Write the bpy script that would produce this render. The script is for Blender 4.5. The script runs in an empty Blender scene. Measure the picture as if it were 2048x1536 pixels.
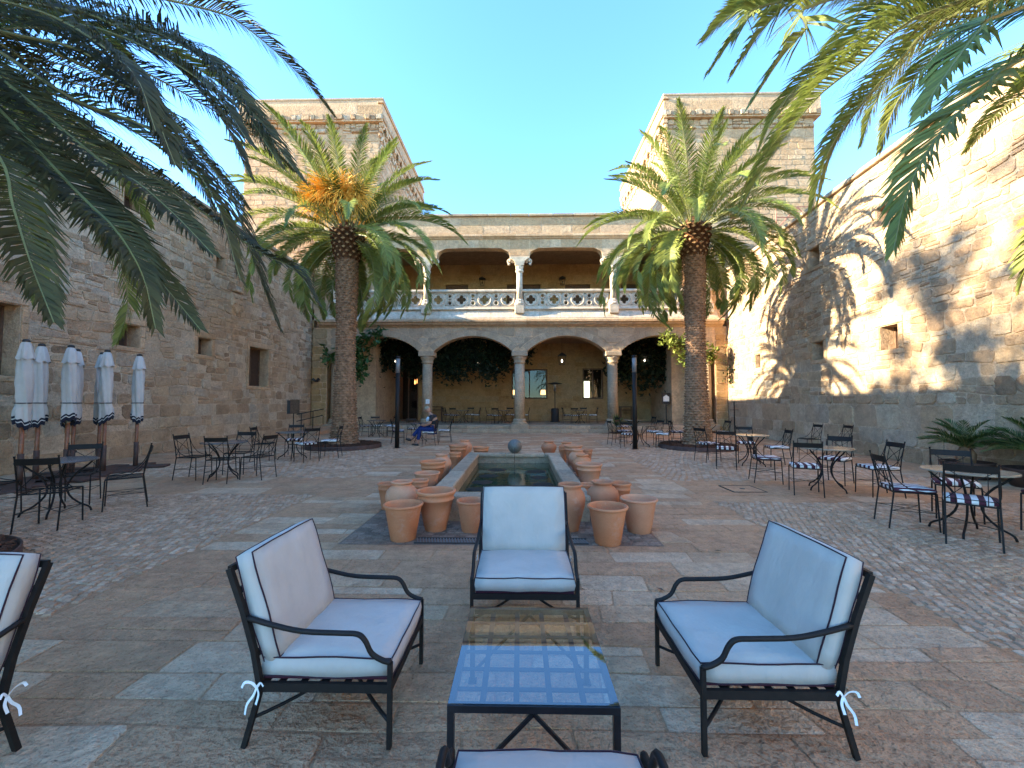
import bpy, math, random
import numpy as np
from mathutils import Vector, Matrix, noise
rnd = random.Random(7)
R = math.radians
sc = bpy.context.scene
# ------------------------------------------------------------------ camera
CH = 1.55
cam_d = bpy.data.cameras.new('camera'); cam = bpy.data.objects.new('camera', cam_d)
sc.collection.objects.link(cam); sc.camera = cam
cam_d.sensor_width = 36; cam_d.lens = 36 * 830 / 2048
cam_d.clip_start = 0.05; cam_d.clip_end = 2000
cam.location = (0, 0, CH)
cam.rotation_euler = (R(90 + 2.552), 0, R(1.105))
# ------------------------------------------------------------------ sky, sun, exposure
SUN_T = Vector((1, 0.075, -0.312)).normalized()          # the way the light travels
w = bpy.data.worlds.new('World'); sc.world = w; w.use_nodes = True
nt = w.node_tree; nt.nodes.clear()
sky = nt.nodes.new('ShaderNodeTexSky'); sky.sky_type = 'NISHITA'; sky.sun_disc = False
to_sun = -SUN_T
sky.sun_elevation = math.asin(to_sun.z)
sky.sun_rotation = math.atan2(to_sun.x, to_sun.y)
sky.air_density = 1.0; sky.dust_density = 0.05; sky.ozone_density = 1.5
bg = nt.nodes.new('ShaderNodeBackground'); bg.inputs['Strength'].default_value = 0.118
wo = nt.nodes.new('ShaderNodeOutputWorld')
tint = nt.nodes.new('ShaderNodeMix'); tint.data_type = 'RGBA'; tint.blend_type = 'MULTIPLY'; tint.inputs[0].default_value = 1
tint.inputs[7].default_value = (.45, .70, .95, 1)
nt.links.new(sky.outputs[0], tint.inputs[6]); nt.links.new(tint.outputs[2], bg.inputs['Color']); nt.links.new(bg.outputs[0], wo.inputs['Surface'])
sun_d = bpy.data.lights.new('sun', 'SUN'); sun_d.energy = 3.3; sun_d.angle = R(0.5); sun_d.color = (1.0, 0.90, 0.66)
sun = bpy.data.objects.new('sun', sun_d); sc.collection.objects.link(sun)
sun.rotation_euler = SUN_T.to_track_quat('-Z', 'Y').to_euler()
sc.view_settings.view_transform = 'Standard'; sc.view_settings.look = 'None'
sc.view_settings.gamma = 1; sc.view_settings.exposure = 3.12
try: sc.view_settings.use_curve_mapping = False
except Exception: pass
try:
    sc.cycles.max_bounces = 7; sc.cycles.diffuse_bounces = 4; sc.cycles.transparent_max_bounces = 8
    sc.cycles.caustics_reflective = False; sc.cycles.caustics_refractive = False
    sc.cycles.use_denoising = True
except Exception: pass
C = sc.collection
# ------------------------------------------------------------------ materials
def new_mat(name):
    m = bpy.data.materials.new(name); m.use_nodes = True
    n = m.node_tree; b = n.nodes['Principled BSDF']; return m, n, b
def ramp(n, stops, interp='LINEAR'):
    r = n.nodes.new('ShaderNodeValToRGB'); cr = r.color_ramp; cr.interpolation = interp
    while len(cr.elements) < len(stops): cr.elements.new(0.5)
    for e, (p, c) in zip(cr.elements, stops):
        e.position = p; e.color = (*c, 1) if len(c) == 3 else c
    return r
def noise_tex(n, scale, detail=4, rough=.6, src=None, stretch=None):
    t = n.nodes.new('ShaderNodeTexNoise'); t.inputs['Scale'].default_value = scale
    t.inputs['Detail'].default_value = detail; t.inputs['Roughness'].default_value = rough
    if src is None:
        g = n.nodes.new('ShaderNodeNewGeometry'); src = g.outputs['Position']
    if stretch:
        mp = n.nodes.new('ShaderNodeMapping'); mp.inputs['Scale'].default_value = stretch
        n.links.new(src, mp.inputs['Vector']); src = mp.outputs[0]
    n.links.new(src, t.inputs['Vector']); return t
def mix(n, a, b, fac, mode='MIX'):
    m = n.nodes.new('ShaderNodeMix'); m.data_type = 'RGBA'; m.blend_type = mode
    if isinstance(fac, (int, float)): m.inputs[0].default_value = fac
    else: n.links.new(fac, m.inputs[0])
    for s, v in ((6, a), (7, b)):
        if isinstance(v, tuple): m.inputs[s].default_value = (*v, 1)
        else: n.links.new(v, m.inputs[s])
    return m.outputs[2]
def bump(n, b, height, strength=.5, dist=.02, prev=None):
    bp = n.nodes.new('ShaderNodeBump'); bp.inputs['Strength'].default_value = strength
    bp.inputs['Distance'].default_value = dist; n.links.new(height, bp.inputs['Height'])
    if prev: n.links.new(prev, bp.inputs['Normal'])
    n.links.new(bp.outputs[0], b.inputs['Normal']); return bp.outputs[0]
TINTS = {'flagstone': (1.70, 1.34, 1.02), 'joint_sand': (1.66, 1.32, 1.0), 'granite_sett': (1.50, 1.22, .98), 'dark_pebble_paving': (1.35, 1.08, .9), 'dressed_stone': (1.32, 1.10, .93), 'dressed_stone_joint': (1.32, 1.10, .93), 'grey_granite': (1.42, 1.14, .93), 'pale_carved_stone': (1.15, 1.04, .95)}
def stone_mat(name, stops, dirt=(.30, .20, .12), dirt_amt=.5, rough=.9, bs=.7, pit=True, dirt_scale=.6, fine=9):
    """masonry: colour per stone from the 'tone' attribute, grain, pits and patches of lime or dust over it"""
    k_ = TINTS.get(name, (1.23, 1.13, 1.04)); T_ = lambda c: tuple(min(.78, x * y) for x, y in zip(c, k_)); stops = [(p, T_(c)) for p, c in stops]; dirt = T_(dirt)
    m, n, b = new_mat(name)
    a = n.nodes.new('ShaderNodeAttribute'); a.attribute_name = 'tone'
    r = ramp(n, stops); n.links.new(a.outputs['Fac'], r.inputs[0])
    n1 = noise_tex(n, fine, 6, .65); g1 = ramp(n, [(.25, (.66, .66, .66)), (.75, (1.22, 1.22, 1.22))]); n.links.new(n1.outputs[0], g1.inputs[0])
    col = mix(n, r.outputs[0], g1.outputs[0], 1.0, 'MULTIPLY')
    n2 = noise_tex(n, dirt_scale, 4, .6); g2 = ramp(n, [(.38, (0, 0, 0)), (.68, (1, 1, 1))]); n.links.new(n2.outputs[0], g2.inputs[0])
    mm = n.nodes.new('ShaderNodeMath'); mm.operation = 'MULTIPLY'; mm.inputs[1].default_value = dirt_amt; n.links.new(g2.outputs[0], mm.inputs[0])
    col = mix(n, col, dirt, mm.outputs[0])
    n3 = noise_tex(n, 55, 3, .7); g3 = ramp(n, [(.36, (.55, .5, .45)), (.46, (1, 1, 1))]); n.links.new(n3.outputs[0], g3.inputs[0])
    n5 = noise_tex(n, 2.6, 5, .7); g5 = ramp(n, [(.3, (.78, .76, .74)), (.5, (1, 1, 1)), (.72, (1.16, 1.14, 1.1))]); n.links.new(n5.outputs[0], g5.inputs[0]); col = mix(n, col, g5.outputs[0], 1.0, 'MULTIPLY')
    if pit: col = mix(n, col, g3.outputs[0], .6, 'MULTIPLY')
    n.links.new(col, b.inputs['Base Color']); b.inputs['Roughness'].default_value = rough
    try: b.inputs['Specular IOR Level'].default_value = .2
    except Exception: pass
    p = bump(n, b, n1.outputs[0], bs, .05); n6 = noise_tex(n, 22, 3, .6); p = bump(n, b, n6.outputs[0], bs, .03, p); n4 = noise_tex(n, 40, 4, .7)
    bump(n, b, n4.outputs[0], bs * .8, .012, p)
    return m
def plain_mat(name, col, rough=.6, metal=0, spec=.5, var=.12, scale=14, bs=0, coat=0):
    m, n, b = new_mat(name)
    n1 = noise_tex(n, scale, 4, .6)
    g1 = ramp(n, [(.3, (1 - var,) * 3), (.7, (1 + var,) * 3)]); n.links.new(n1.outputs[0], g1.inputs[0])
    n.links.new(mix(n, col, g1.outputs[0], 1.0, 'MULTIPLY'), b.inputs['Base Color'])
    b.inputs['Roughness'].default_value = rough; b.inputs['Metallic'].default_value = metal
    try: b.inputs['Specular IOR Level'].default_value = spec; b.inputs['Coat Weight'].default_value = coat
    except Exception: pass
    if bs: bump(n, b, n1.outputs[0], bs, .01)
    return m
WALLC = [(0, (.24, .165, .105)), (.22, (.37, .26, .165)), (.45, (.43, .335, .225)), (.62, (.35, .235, .15)), (.78, (.36, .315, .25)), (1, (.47, .40, .30))]
M = {}
M['wall'] = stone_mat('wall_stone', WALLC, dirt=(.43, .30, .185), dirt_amt=.7, bs=1.0)
M['mortar'] = stone_mat('wall_mortar', [(0, (.52, .415, .30)), (1, (.52, .415, .30))], dirt=(.34, .235, .15), dirt_amt=.6, bs=1.0, fine=14)
M['ashlar'] = stone_mat('dressed_stone', [(0, (.35, .27, .18)), (.35, (.43, .33, .22)), (.7, (.40, .32, .235)), (1, (.49, .41, .30))], dirt=(.36, .25, .15), dirt_amt=.5, bs=.95, fine=7)
M['ashmortar'] = stone_mat('dressed_stone_joint', [(0, (.48, .39, .28)), (1, (.48, .39, .28))], dirt=(.34, .25, .17), dirt_amt=.5, bs=.6)
M['ochre'] = stone_mat('ochre_stone', [(0, (.29, .18, .08)), (.5, (.38, .25, .12)), (1, (.33, .25, .15))], dirt=(.40, .27, .14), dirt_amt=.7, bs=.8)
M['grey'] = stone_mat('grey_granite', [(0, (.24, .22, .18)), (.5, (.30, .275, .225)), (1, (.36, .33, .27))], dirt=(.36, .30, .22), dirt_amt=.4, bs=.5, fine=12)
M['carved'] = stone_mat('pale_carved_stone', [(0, (.50, .43, .33)), (1, (.60, .53, .42))], dirt=(.40, .33, .24), dirt_amt=.35, bs=.4, fine=6)
M['flag'] = stone_mat('flagstone', [(0, (.28, .20, .145)), (.3, (.33, .24, .175)), (.52, (.30, .22, .16)), (.60, (.32, .26, .20)), (.68, (.34, .295, .24)), (1, (.40, .36, .31))], dirt=(.33, .235, .16), dirt_amt=.5, bs=.7, dirt_scale=.9, fine=11)
M['sand'] = stone_mat('joint_sand', [(0, (.31, .225, .16)), (1, (.31, .225, .16))], dirt=(.25, .165, .11), dirt_amt=.7, bs=.7, fine=16)
M['sett'] = stone_mat('granite_sett', [(0, (.24, .19, .15)), (.4, (.31, .255, .205)), (.75, (.345, .295, .245)), (1, (.41, .36, .31))], dirt=(.33, .235, .16), dirt_amt=.5, bs=.4, dirt_scale=.8)
M['slate'] = stone_mat('dark_pebble_paving', [(0, (.15, .13, .115)), (.6, (.22, .195, .17)), (1, (.29, .255, .225))], dirt=(.24, .18, .13), dirt_amt=.5, bs=.6, fine=20)
M['plaster'] = stone_mat('ceiling_plaster', [(0, (.30, .21, .14)), (1, (.30, .21, .14))], dirt=(.24, .17, .12), dirt_amt=.5, bs=.2, pit=False)
M['iron'] = plain_mat('black_iron', (.016, .012, .010), .55, 0, .2, .2, 30)
M['irond'] = plain_mat('dull_black_iron', (.03, .026, .024), .6, .1, .4, .25, 30)
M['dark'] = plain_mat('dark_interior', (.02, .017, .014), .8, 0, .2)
M['wood'] = plain_mat('weathered_wood', (.13, .072, .042), .7, 0, .3, .3, 12, .3)
M['polewood'] = plain_mat('umbrella_pole_wood', (.22, .075, .028), .45, 0, .5, .3, 20)
M['glass'] = plain_mat('window_glass', (.02, .022, .024), .05, 0, .8, .05)
M['white'] = plain_mat('white_board', (.75, .75, .73), .5)
M['red'] = plain_mat('corten_edging', (.085, .045, .032), .7, 0, .3, .3, 8, .2)
M['mulch'] = plain_mat('bark_mulch', (.085, .042, .026), .95, 0, .1, .45, 25, .5)
M['bark'] = plain_mat('palm_trunk_bark', (.26, .145, .08), .9, 0, .15, .5, 9, .8)
M['boot'] = plain_mat('palm_boot', (.12, .055, .026), .9, 0, .15, .35, 12, .6)
M['cut'] = plain_mat('cut_frond_base', (.36, .20, .09), .8, 0, .2, .5, 9, .3)
M['date'] = plain_mat('date_strands', (.85, .46, .07), .6, 0, .3, .3, 6)
M['rubber'] = plain_mat('dark_rubber', (.02, .02, .02), .8)
M['ball'] = plain_mat('wet_granite_ball', (.13, .115, .095), .45, 0, .5, .25, 30, .4)
M['bluebar'] = plain_mat('table_iron', (.025, .023, .026), .35, .4, .5, .2, 30)
def leaf_mat(name, col, tip, trans=.3, rough=.5, scale=1.2):
    m, n, b = new_mat(name)
    n1 = noise_tex(n, scale, 3, .6); r = ramp(n, [(.3, col), (.7, tip)]); n.links.new(n1.outputs[0], r.inputs[0])
    gi = n.nodes.new('ShaderNodeNewGeometry'); g = ramp(n, [(0, (.7, .7, .7)), (1, (1.25, 1.25, 1.15))]); n.links.new(gi.outputs['Random Per Island'], g.inputs[0])
    col2 = mix(n, r.outputs[0], g.outputs[0], 1.0, 'MULTIPLY')
    n.links.new(col2, b.inputs['Base Color']); b.inputs['Roughness'].default_value = rough; b.inputs['Specular IOR Level'].default_value = .3
    t = n.nodes.new('ShaderNodeBsdfTranslucent'); n.links.new(col2, t.inputs['Color'])
    ms = n.nodes.new('ShaderNodeMixShader'); ms.inputs[0].default_value = trans
    out = n.nodes['Material Output']
    n.links.new(b.outputs[0], ms.inputs[1]); n.links.new(t.outputs[0], ms.inputs[2]); n.links.new(ms.outputs[0], out.inputs['Surface'])
    return m
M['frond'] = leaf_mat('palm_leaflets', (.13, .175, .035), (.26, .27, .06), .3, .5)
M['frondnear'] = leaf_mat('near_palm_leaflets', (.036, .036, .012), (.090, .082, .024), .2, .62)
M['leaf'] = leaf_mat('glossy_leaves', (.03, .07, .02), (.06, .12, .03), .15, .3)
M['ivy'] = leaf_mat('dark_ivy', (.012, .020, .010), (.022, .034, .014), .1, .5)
M['cycad'] = leaf_mat('cycad_leaves', (.03, .075, .018), (.07, .12, .03), .2, .35)
M['stalk'] = plain_mat('frond_rib', (.20, .20, .07), .5, 0, .4, .2, 5)
def fabric(name, col):
    m, n, b = new_mat(name)
    n1 = noise_tex(n, 6, 4, .5); g1 = ramp(n, [(.3, (.93,) * 3), (.7, (1.05,) * 3)]); n.links.new(n1.outputs[0], g1.inputs[0])
    n.links.new(mix(n, col, g1.outputs[0], 1.0, 'MULTIPLY'), b.inputs['Base Color']); b.inputs['Roughness'].default_value = .95
    try: b.inputs['Specular IOR Level'].default_value = .1; b.inputs['Sheen Weight'].default_value = .15
    except Exception: pass
    n2 = noise_tex(n, 400, 2, .5); p = bump(n, b, n2.outputs[0], .25, .002); n3 = noise_tex(n, 5, 4, .55, stretch=(1, 1, .5)); bump(n, b, n3.outputs[0], .7, .035, p)
    return m
M['cushion'] = fabric('cream_cushion', (.46, .41, .35)); M['piping'] = fabric('dark_piping', (.035, .015, .022))
M['canvas'] = fabric('pale_canvas', (.52, .48, .43)); M['canvasdark'] = fabric('navy_stripe', (.02, .02, .03))
M['burg'] = fabric('burgundy_cushion_edge', (.06, .012, .02)); M['ribbon'] = fabric('white_ribbon', (.8, .79, .77))
def stripe_mat():
    m, n, b = new_mat('striped_seat_fabric')
    tc = n.nodes.new('ShaderNodeTexCoord'); sp = n.nodes.new('ShaderNodeSeparateXYZ'); n.links.new(tc.outputs['Object'], sp.inputs[0])
    mu = n.nodes.new('ShaderNodeMath'); mu.operation = 'MULTIPLY'; mu.inputs[1].default_value = 9.5; n.links.new(sp.outputs[0], mu.inputs[0])
    fr = n.nodes.new('ShaderNodeMath'); fr.operation = 'FRACT'; n.links.new(mu.outputs[0], fr.inputs[0])
    gt = n.nodes.new('ShaderNodeMath'); gt.operation = 'GREATER_THAN'; gt.inputs[1].default_value = .5; n.links.new(fr.outputs[0], gt.inputs[0])
    n.links.new(mix(n, (.075, .014, .026), (.78, .75, .70), gt.outputs[0]), b.inputs['Base Color']); b.inputs['Roughness'].default_value = .9
    return m
M['stripe'] = stripe_mat()
def terra(name, a, c):
    m, n, b = new_mat(name)
    n1 = noise_tex(n, 3, 5, .6); r = ramp(n, [(.3, a), (.7, c)]); n.links.new(n1.outputs[0], r.inputs[0])
    n2 = noise_tex(n, 60, 4, .7, stretch=(1, 1, 6)); g = ramp(n, [(.3, (.85,) * 3), (.7, (1.1,) * 3)]); n.links.new(n2.outputs[0], g.inputs[0])
    n3 = noise_tex(n, 4.5, 6, .75); lb = ramp(n, [(.55, (0, 0, 0)), (.72, (.32, .32, .32))]); n.links.new(n3.outputs[0], lb.inputs[0])
    n.links.new(mix(n, mix(n, r.outputs[0], g.outputs[0], 1, 'MULTIPLY'), (.62, .50, .40), lb.outputs[0]), b.inputs['Base Color']); b.inputs['Roughness'].default_value = .85
    try: b.inputs['Specular IOR Level'].default_value = .2
    except Exception: pass
    bump(n, b, n2.outputs[0], .25, .004); return m
M['terra'] = [terra('terracotta_a', (.56, .20, .085), (.63, .27, .13)), terra('terracotta_b', (.59, .24, .12), (.64, .31, .17)), terra('terracotta_c', (.46, .17, .08), (.55, .235, .115))]
def water_mat():
    m, n, b = new_mat('pool_water'); b.inputs['Base Color'].default_value = (.045, .060, .030, 1)
    b.inputs['Roughness'].default_value = .04
    t = noise_tex(n, 7, 3, .5); bump(n, b, t.outputs[0], .12, .02); return m
M['water'] = water_mat(); M['weed'] = plain_mat('submerged_planter', (.006, .008, .005), .6, 0, .3, .5, 30, .3)
def sheet_glass(name, tint, ior):
    m, n, b = new_mat(name); n.nodes.remove(b)
    tr = n.nodes.new('ShaderNodeBsdfTransparent'); tr.inputs[0].default_value = (*tint, 1)
    gl = n.nodes.new('ShaderNodeBsdfGlossy'); gl.inputs['Roughness'].default_value = .01
    fr = n.nodes.new('ShaderNodeFresnel'); fr.inputs[0].default_value = ior
    gb = n.nodes.new('ShaderNodeNewGeometry'); iv = n.nodes.new('ShaderNodeMath'); iv.operation = 'SUBTRACT'; iv.inputs[0].default_value = 1; n.links.new(gb.outputs['Backfacing'], iv.inputs[1])
    mu = n.nodes.new('ShaderNodeMath'); mu.operation = 'MULTIPLY'; n.links.new(fr.outputs[0], mu.inputs[0]); n.links.new(iv.outputs[0], mu.inputs[1])
    ms = n.nodes.new('ShaderNodeMixShader'); n.links.new(mu.outputs[0], ms.inputs[0]); n.links.new(tr.outputs[0], ms.inputs[1]); n.links.new(gl.outputs[0], ms.inputs[2])
    n.links.new(ms.outputs[0], n.nodes['Material Output'].inputs['Surface']); return m
M['tableglass'] = sheet_glass('table_glass', (.80, .86, .88), 2.5)
M['pane'] = sheet_glass('window_pane', (.7, .7, .68), 1.6)
M['tabletop'] = plain_mat('wall_reflection_tabletop', (.30, .235, .165), .16, 0, .8, .15, 18)  # tan puts the sunlit wall's reflection into the colour of the glossy tops
M['tabletopdark'] = plain_mat('dark_metal_tabletop', (.13, .125, .125), .22, .2, .8, .2, 18)
def emit(name, col, s):
    m, n, b = new_mat(name); b.inputs['Base Color'].default_value = (*col, 1)
    b.inputs['Emission Color'].default_value = (*col, 1); b.inputs['Emission Strength'].default_value = s; return m
M['bulb'] = emit('lit_bulb', (1, .85, .66), 1.1); M['lampshade'] = emit('lit_lampshade', (1, .52, .18), .9); M['daylight'] = emit('bright_far_window', (.85, .9, .62), .75)
M['skin'] = plain_mat('skin', (.42, .21, .13), .6); M['jeans'] = plain_mat('blue_denim', (.02, .035, .13), .9, 0, .2, .25, 30)
M['shirt'] = plain_mat('dark_shirt', (.018, .018, .02), .9); M['pane_wood'] = plain_mat('dark_shutter_wood', (.055, .030, .018), .7, 0, .3, .3, 10)
M['cap'] = plain_mat('beige_cap', (.30, .25, .17), .9); M['paleblue'] = plain_mat('pale_blue_cloth', (.40, .52, .60), .9)
M['shoe'] = plain_mat('dark_shoe', (.03, .02, .016), .5)
# ------------------------------------------------------------------ builders
def link(o, parent=None):
    C.objects.link(o)
    if parent is not None: o.parent = parent
    return o
def props(o, label=None, cat=None, group=None, kind=None):
    if label: o['label'] = label
    if cat: o['category'] = cat
    if group: o['group'] = group
    if kind: o['kind'] = kind
    return o
def thing(name, label, cat, loc=(0, 0, 0), rz=0, group=None):
    o = bpy.data.objects.new(name, None); o.empty_display_size = .1; o.location = loc; o.rotation_euler = (0, 0, rz)
    link(o); return props(o, label, cat, group)
class MB:
    def __init__(s): s.v = []; s.f = []; s.mi = []; s.cur = 0; s.tone = []; s.ct = .5
    def add(s, vs, fs):
        k = len(s.v); s.v.extend([tuple(p) for p in vs]); s.f.extend([tuple(i + k for i in f) for f in fs]); s.mi.extend([s.cur] * len(fs)); s.tone.extend([s.ct] * len(fs)); return s
    def box(s, c, d, rz=0, bev=0, rot=None):
        x, y, z = d[0] / 2, d[1] / 2, d[2] / 2
        m = rot if rot else Matrix.Rotation(rz, 3, 'Z'); c = Vector(c)
        if bev:
            bx = min(bev, x * .9, y * .9, z * .9); P = []
            for zz, e in ((-z, bx), (-z + bx, 0), (z - bx, 0), (z, bx)):
                X, Y = x - e, y - e; q = min(bx, X * .5, Y * .5) if e == 0 else 0.3 * bx
                P.append([(-X + q, -Y, zz), (X - q, -Y, zz), (X, -Y + q, zz), (X, Y - q, zz), (X - q, Y, zz), (-X + q, Y, zz), (-X, Y - q, zz), (-X, -Y + q, zz)])
            vs = [c + m @ Vector(p) for r in P for p in r]; fs = [tuple(range(7, -1, -1)), tuple(range(24, 32))]
            for r in range(3):
                for i in range(8): a = r * 8 + i; b2 = r * 8 + (i + 1) % 8; fs.append((a, b2, b2 + 8, a + 8))
            return s.add(vs, fs)
        vs = [c + m @ Vector((sx * x, sy * y, sz * z)) for sz in (-1, 1) for sx, sy in ((-1, -1), (1, -1), (1, 1), (-1, 1))]
        return s.add(vs, [(3, 2, 1, 0), (4, 5, 6, 7), (0, 1, 5, 4), (1, 2, 6, 5), (2, 3, 7, 6), (3, 0, 4, 7)])
    def tube(s, pts, r, n=6, cap=True):
        pts = [Vector(p) for p in pts]; N = len(pts); rs = r if isinstance(r, (list, tuple)) else [r] * N
        vs = []; ref = None
        for i, p in enumerate(pts):
            t = (pts[min(i + 1, N - 1)] - pts[max(i - 1, 0)]).normalized()
            if ref is None: ref = Vector((0, 0, 1)) if abs(t.z) < .9 else Vector((1, 0, 0))
            a = t.cross(ref).normalized(); b = t.cross(a).normalized(); ref = -b if abs(t.dot(b)) < .9 else ref
            for k in range(n):
                q = 2 * math.pi * k / n + math.pi / n; vs.append(p + a * math.cos(q) * rs[i] + b * math.sin(q) * rs[i])
        fs = []
        for i in range(N - 1):
            for k in range(n): A = i * n + k; B = i * n + (k + 1) % n; fs.append((A, B, B + n, A + n))
        if cap: fs += [tuple(range(n - 1, -1, -1)), tuple(range((N - 1) * n, N * n))]
        return s.add(vs, fs)
    def lathe(s, prof, n=16, c=(0, 0, 0), cap=True):
        vs = [(c[0] + r * math.cos(2 * math.pi * k / n), c[1] + r * math.sin(2 * math.pi * k / n), c[2] + z) for r, z in prof for k in range(n)]
        fs = []
        for i in range(len(prof) - 1):
            for k in range(n): A = i * n + k; B = i * n + (k + 1) % n; fs.append((A, B, B + n, A + n))
        if cap: fs += [tuple(range(n - 1, -1, -1)), tuple(range((len(prof) - 1) * n, len(prof) * n))]
        return s.add(vs, fs)
    def mesh(s, name, mats, smooth=False, tone=False):
        me = bpy.data.meshes.new(name); me.from_pydata(s.v, [], s.f)
        for m in (mats if isinstance(mats, (list, tuple)) else [mats]): me.materials.append(m)
        if any(s.mi): me.polygons.foreach_set('material_index', s.mi)
        if smooth: me.polygons.foreach_set('use_smooth', [True] * len(s.f))
        if tone:
            a = me.attributes.new('tone', 'FLOAT', 'FACE'); a.data.foreach_set('value', s.tone)
        me.update(); return me
    def build(s, name, mats, parent=None, smooth=False, tone=False, **k):
        o = bpy.data.objects.new(name, s.mesh(name, mats, smooth, tone)); link(o, parent); props(o, **k); return o
def dup(o, parent=None, loc=None, rz=None, **k):
    c = o.copy(); link(c, parent); c.parent = parent
    if loc is not None: c.location = loc
    if rz is not None: c.rotation_euler = (0, 0, rz)
    for ch in o.children: dup(ch, c)
    for key, v in k.items(): c['category' if key == 'cat' else key] = v
    return c
def curve_panel(outline, holes, thick, mat, name, parent, M4, tone=.5):
    """a flat slab with real openings, from a filled 2D curve"""
    cu = bpy.data.curves.new(name, 'CURVE'); cu.dimensions = '2D'; cu.fill_mode = 'BOTH'; cu.extrude = thick / 2
    for poly in [outline] + holes:
        sp = cu.splines.new('POLY'); sp.points.add(len(poly) - 1); sp.use_cyclic_u = True
        for p, (x, y) in zip(sp.points, poly): p.co = (x, y, 0, 1)
    tmp = bpy.data.objects.new('tmp', cu); C.objects.link(tmp)
    bpy.context.view_layer.update()
    me = bpy.data.meshes.new_from_object(tmp.evaluated_get(bpy.context.evaluated_depsgraph_get()))
    C.objects.unlink(tmp); bpy.data.objects.remove(tmp)
    me.transform(M4 @ Matrix.Translation((0, 0, -thick / 2))); me.materials.clear(); me.materials.append(mat); me.name = name
    a = me.attributes.new('tone', 'FLOAT', 'FACE'); a.data.foreach_set('value', [tone] * len(me.polygons))
    o = bpy.data.objects.new(name, me); link(o, parent); return o
def rect(a, b, c, d): return [(a, c), (b, c), (b, d), (a, d)]
class Frame:
    """plane: origin, u along, v up (z unless given), n outward"""
    def __init__(s, o, u, v, n): s.o, s.u, s.v, s.n = Vector(o), Vector(u).normalized(), Vector(v).normalized(), Vector(n).normalized()
    def p(s, u, v, d=0): return s.o + s.u * u + s.v * v + s.n * d
    def m4(s):
        m = Matrix.Identity(4)
        for i in range(3): m[i][0] = s.u[i]; m[i][1] = s.v[i]; m[i][2] = s.n[i]; m[i][3] = s.o[i]
        return m
camM = Matrix.Translation((0, 0, CH)) @ Matrix.Rotation(R(1.105), 4, 'Z') @ Matrix.Rotation(R(92.552), 4, 'X'); camI = camM.inverted()
def screen_size(p, area, n=None):
    """how large a piece shows from the photograph's standpoint (decides which pieces become parts)"""
    q = camI @ Vector(p); z = -q.z
    if z < .2 or abs(q.x / z) > 1.30 or abs(q.y / z) > .98: return 0
    k = 1
    if n is not None: k = abs((Vector(p) - Vector((0, 0, CH))).normalized().dot(n))
    return area * k / (z * z)
def clip(poly, ax, sign, val):
    out = []; N = len(poly)
    for i in range(N):
        a, b = poly[i], poly[(i + 1) % N]; da, db = sign * (a[ax] - val), sign * (b[ax] - val)
        if da >= 0: out.append(a)
        if da * db < 0: t = da / (da - db); out.append((a[0] + (b[0] - a[0]) * t, a[1] + (b[1] - a[1]) * t))
    return out
def parea(p): return abs(sum(p[i][0] * p[(i + 1) % len(p)][1] - p[(i + 1) % len(p)][0] * p[i][1] for i in range(len(p)))) / 2
def cells(u0, u1, v0, v1, hr, wr, rg, jit=.03, wave=.05, split=.15, holes=(), stag=True, mapf=None, corner=(.08, .28)):
    """irregular coursed stones as polygons"""
    out = []; v = v0; rows = [v0]
    while v < v1 - hr[0] * .8: v += rg.uniform(*hr); rows.append(min(v, v1))
    if rows[-1] < v1: rows[-1] = v1
    seed = rg.random() * 90
    def vy(k, u): return rows[k] if k in (0, len(rows) - 1) else rows[k] + wave * noise.noise(Vector((u * .8, k * 3.7, seed))) * 1.6
    for k in range(len(rows) - 1):
        us = [u0]; u = u0
        h = rows[k + 1] - rows[k]
        while u < u1 - wr[0]: u += rg.uniform(*wr) * (.75 + h / (hr[0] + hr[1])); us.append(min(u, u1))
        if us[-1] < u1: us.append(u1)
        if len(us) > 2 and us[-1] - us[-2] < wr[0] * .5: us.pop(-2)
        jb = [rg.uniform(-jit, jit) for _ in us]; jt = [rg.uniform(-jit, jit) for _ in us]; jb[0] = jt[0] = jb[-1] = jt[-1] = 0
        for i in range(len(us) - 1):
            a, b = us[i], us[i + 1]; mid = (a + b) / 2
            quads = [((a + jb[i], vy(k, a)), (b + jb[i + 1], vy(k, b)), (b + jt[i + 1], vy(k + 1, b)), (a + jt[i], vy(k + 1, a)))]
            if rg.random() < split and h > hr[0] * 1.1:
                q = quads[0]; f1, f2 = rg.uniform(.35, .65), rg.uniform(.35, .65)
                L = (q[0][0] + (q[3][0] - q[0][0]) * f1, q[0][1] + (q[3][1] - q[0][1]) * f1); Rr = (q[1][0] + (q[2][0] - q[1][0]) * f2, q[1][1] + (q[2][1] - q[1][1]) * f2)
                quads = [(q[0], q[1], Rr, L), (L, Rr, q[2], q[3])]
            for q in quads:
                P = []
                for j in range(4):
                    A, B, D = Vector(q[j]), Vector(q[(j + 1) % 4]), Vector(q[j - 1])
                    c1 = rg.uniform(*corner) if jit > .01 else .04; c2 = rg.uniform(*corner) if jit > .01 else .04
                    l1, l2 = (D - A).length, (B - A).length; e = min(l1, l2)
                    p1 = A + (D - A) * (c1 * e / max(l1, 1e-4)); p2 = A + (B - A) * (c2 * e / max(l2, 1e-4)); P += [tuple(p1), tuple(p2)]
                for (h0, h1, g0, g1) in holes:
                    xs = [p[0] for p in P]; ys = [p[1] for p in P]
                    if not P or max(xs) <= h0 or min(xs) >= h1 or max(ys) <= g0 or min(ys) >= g1: continue
                    best = max((clip(P, 0, -1, h0), clip(P, 0, 1, h1), clip(P, 1, -1, g0), clip(P, 1, 1, g1)), key=lambda z: parea(z) if len(z) > 2 else 0)
                    P = best if len(best) > 2 and parea(best) > .004 else []
                if mapf and P: P = mapf(P)
                if P and len(P) > 2 and parea(P) > .003: out.append(P)
    return out
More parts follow.
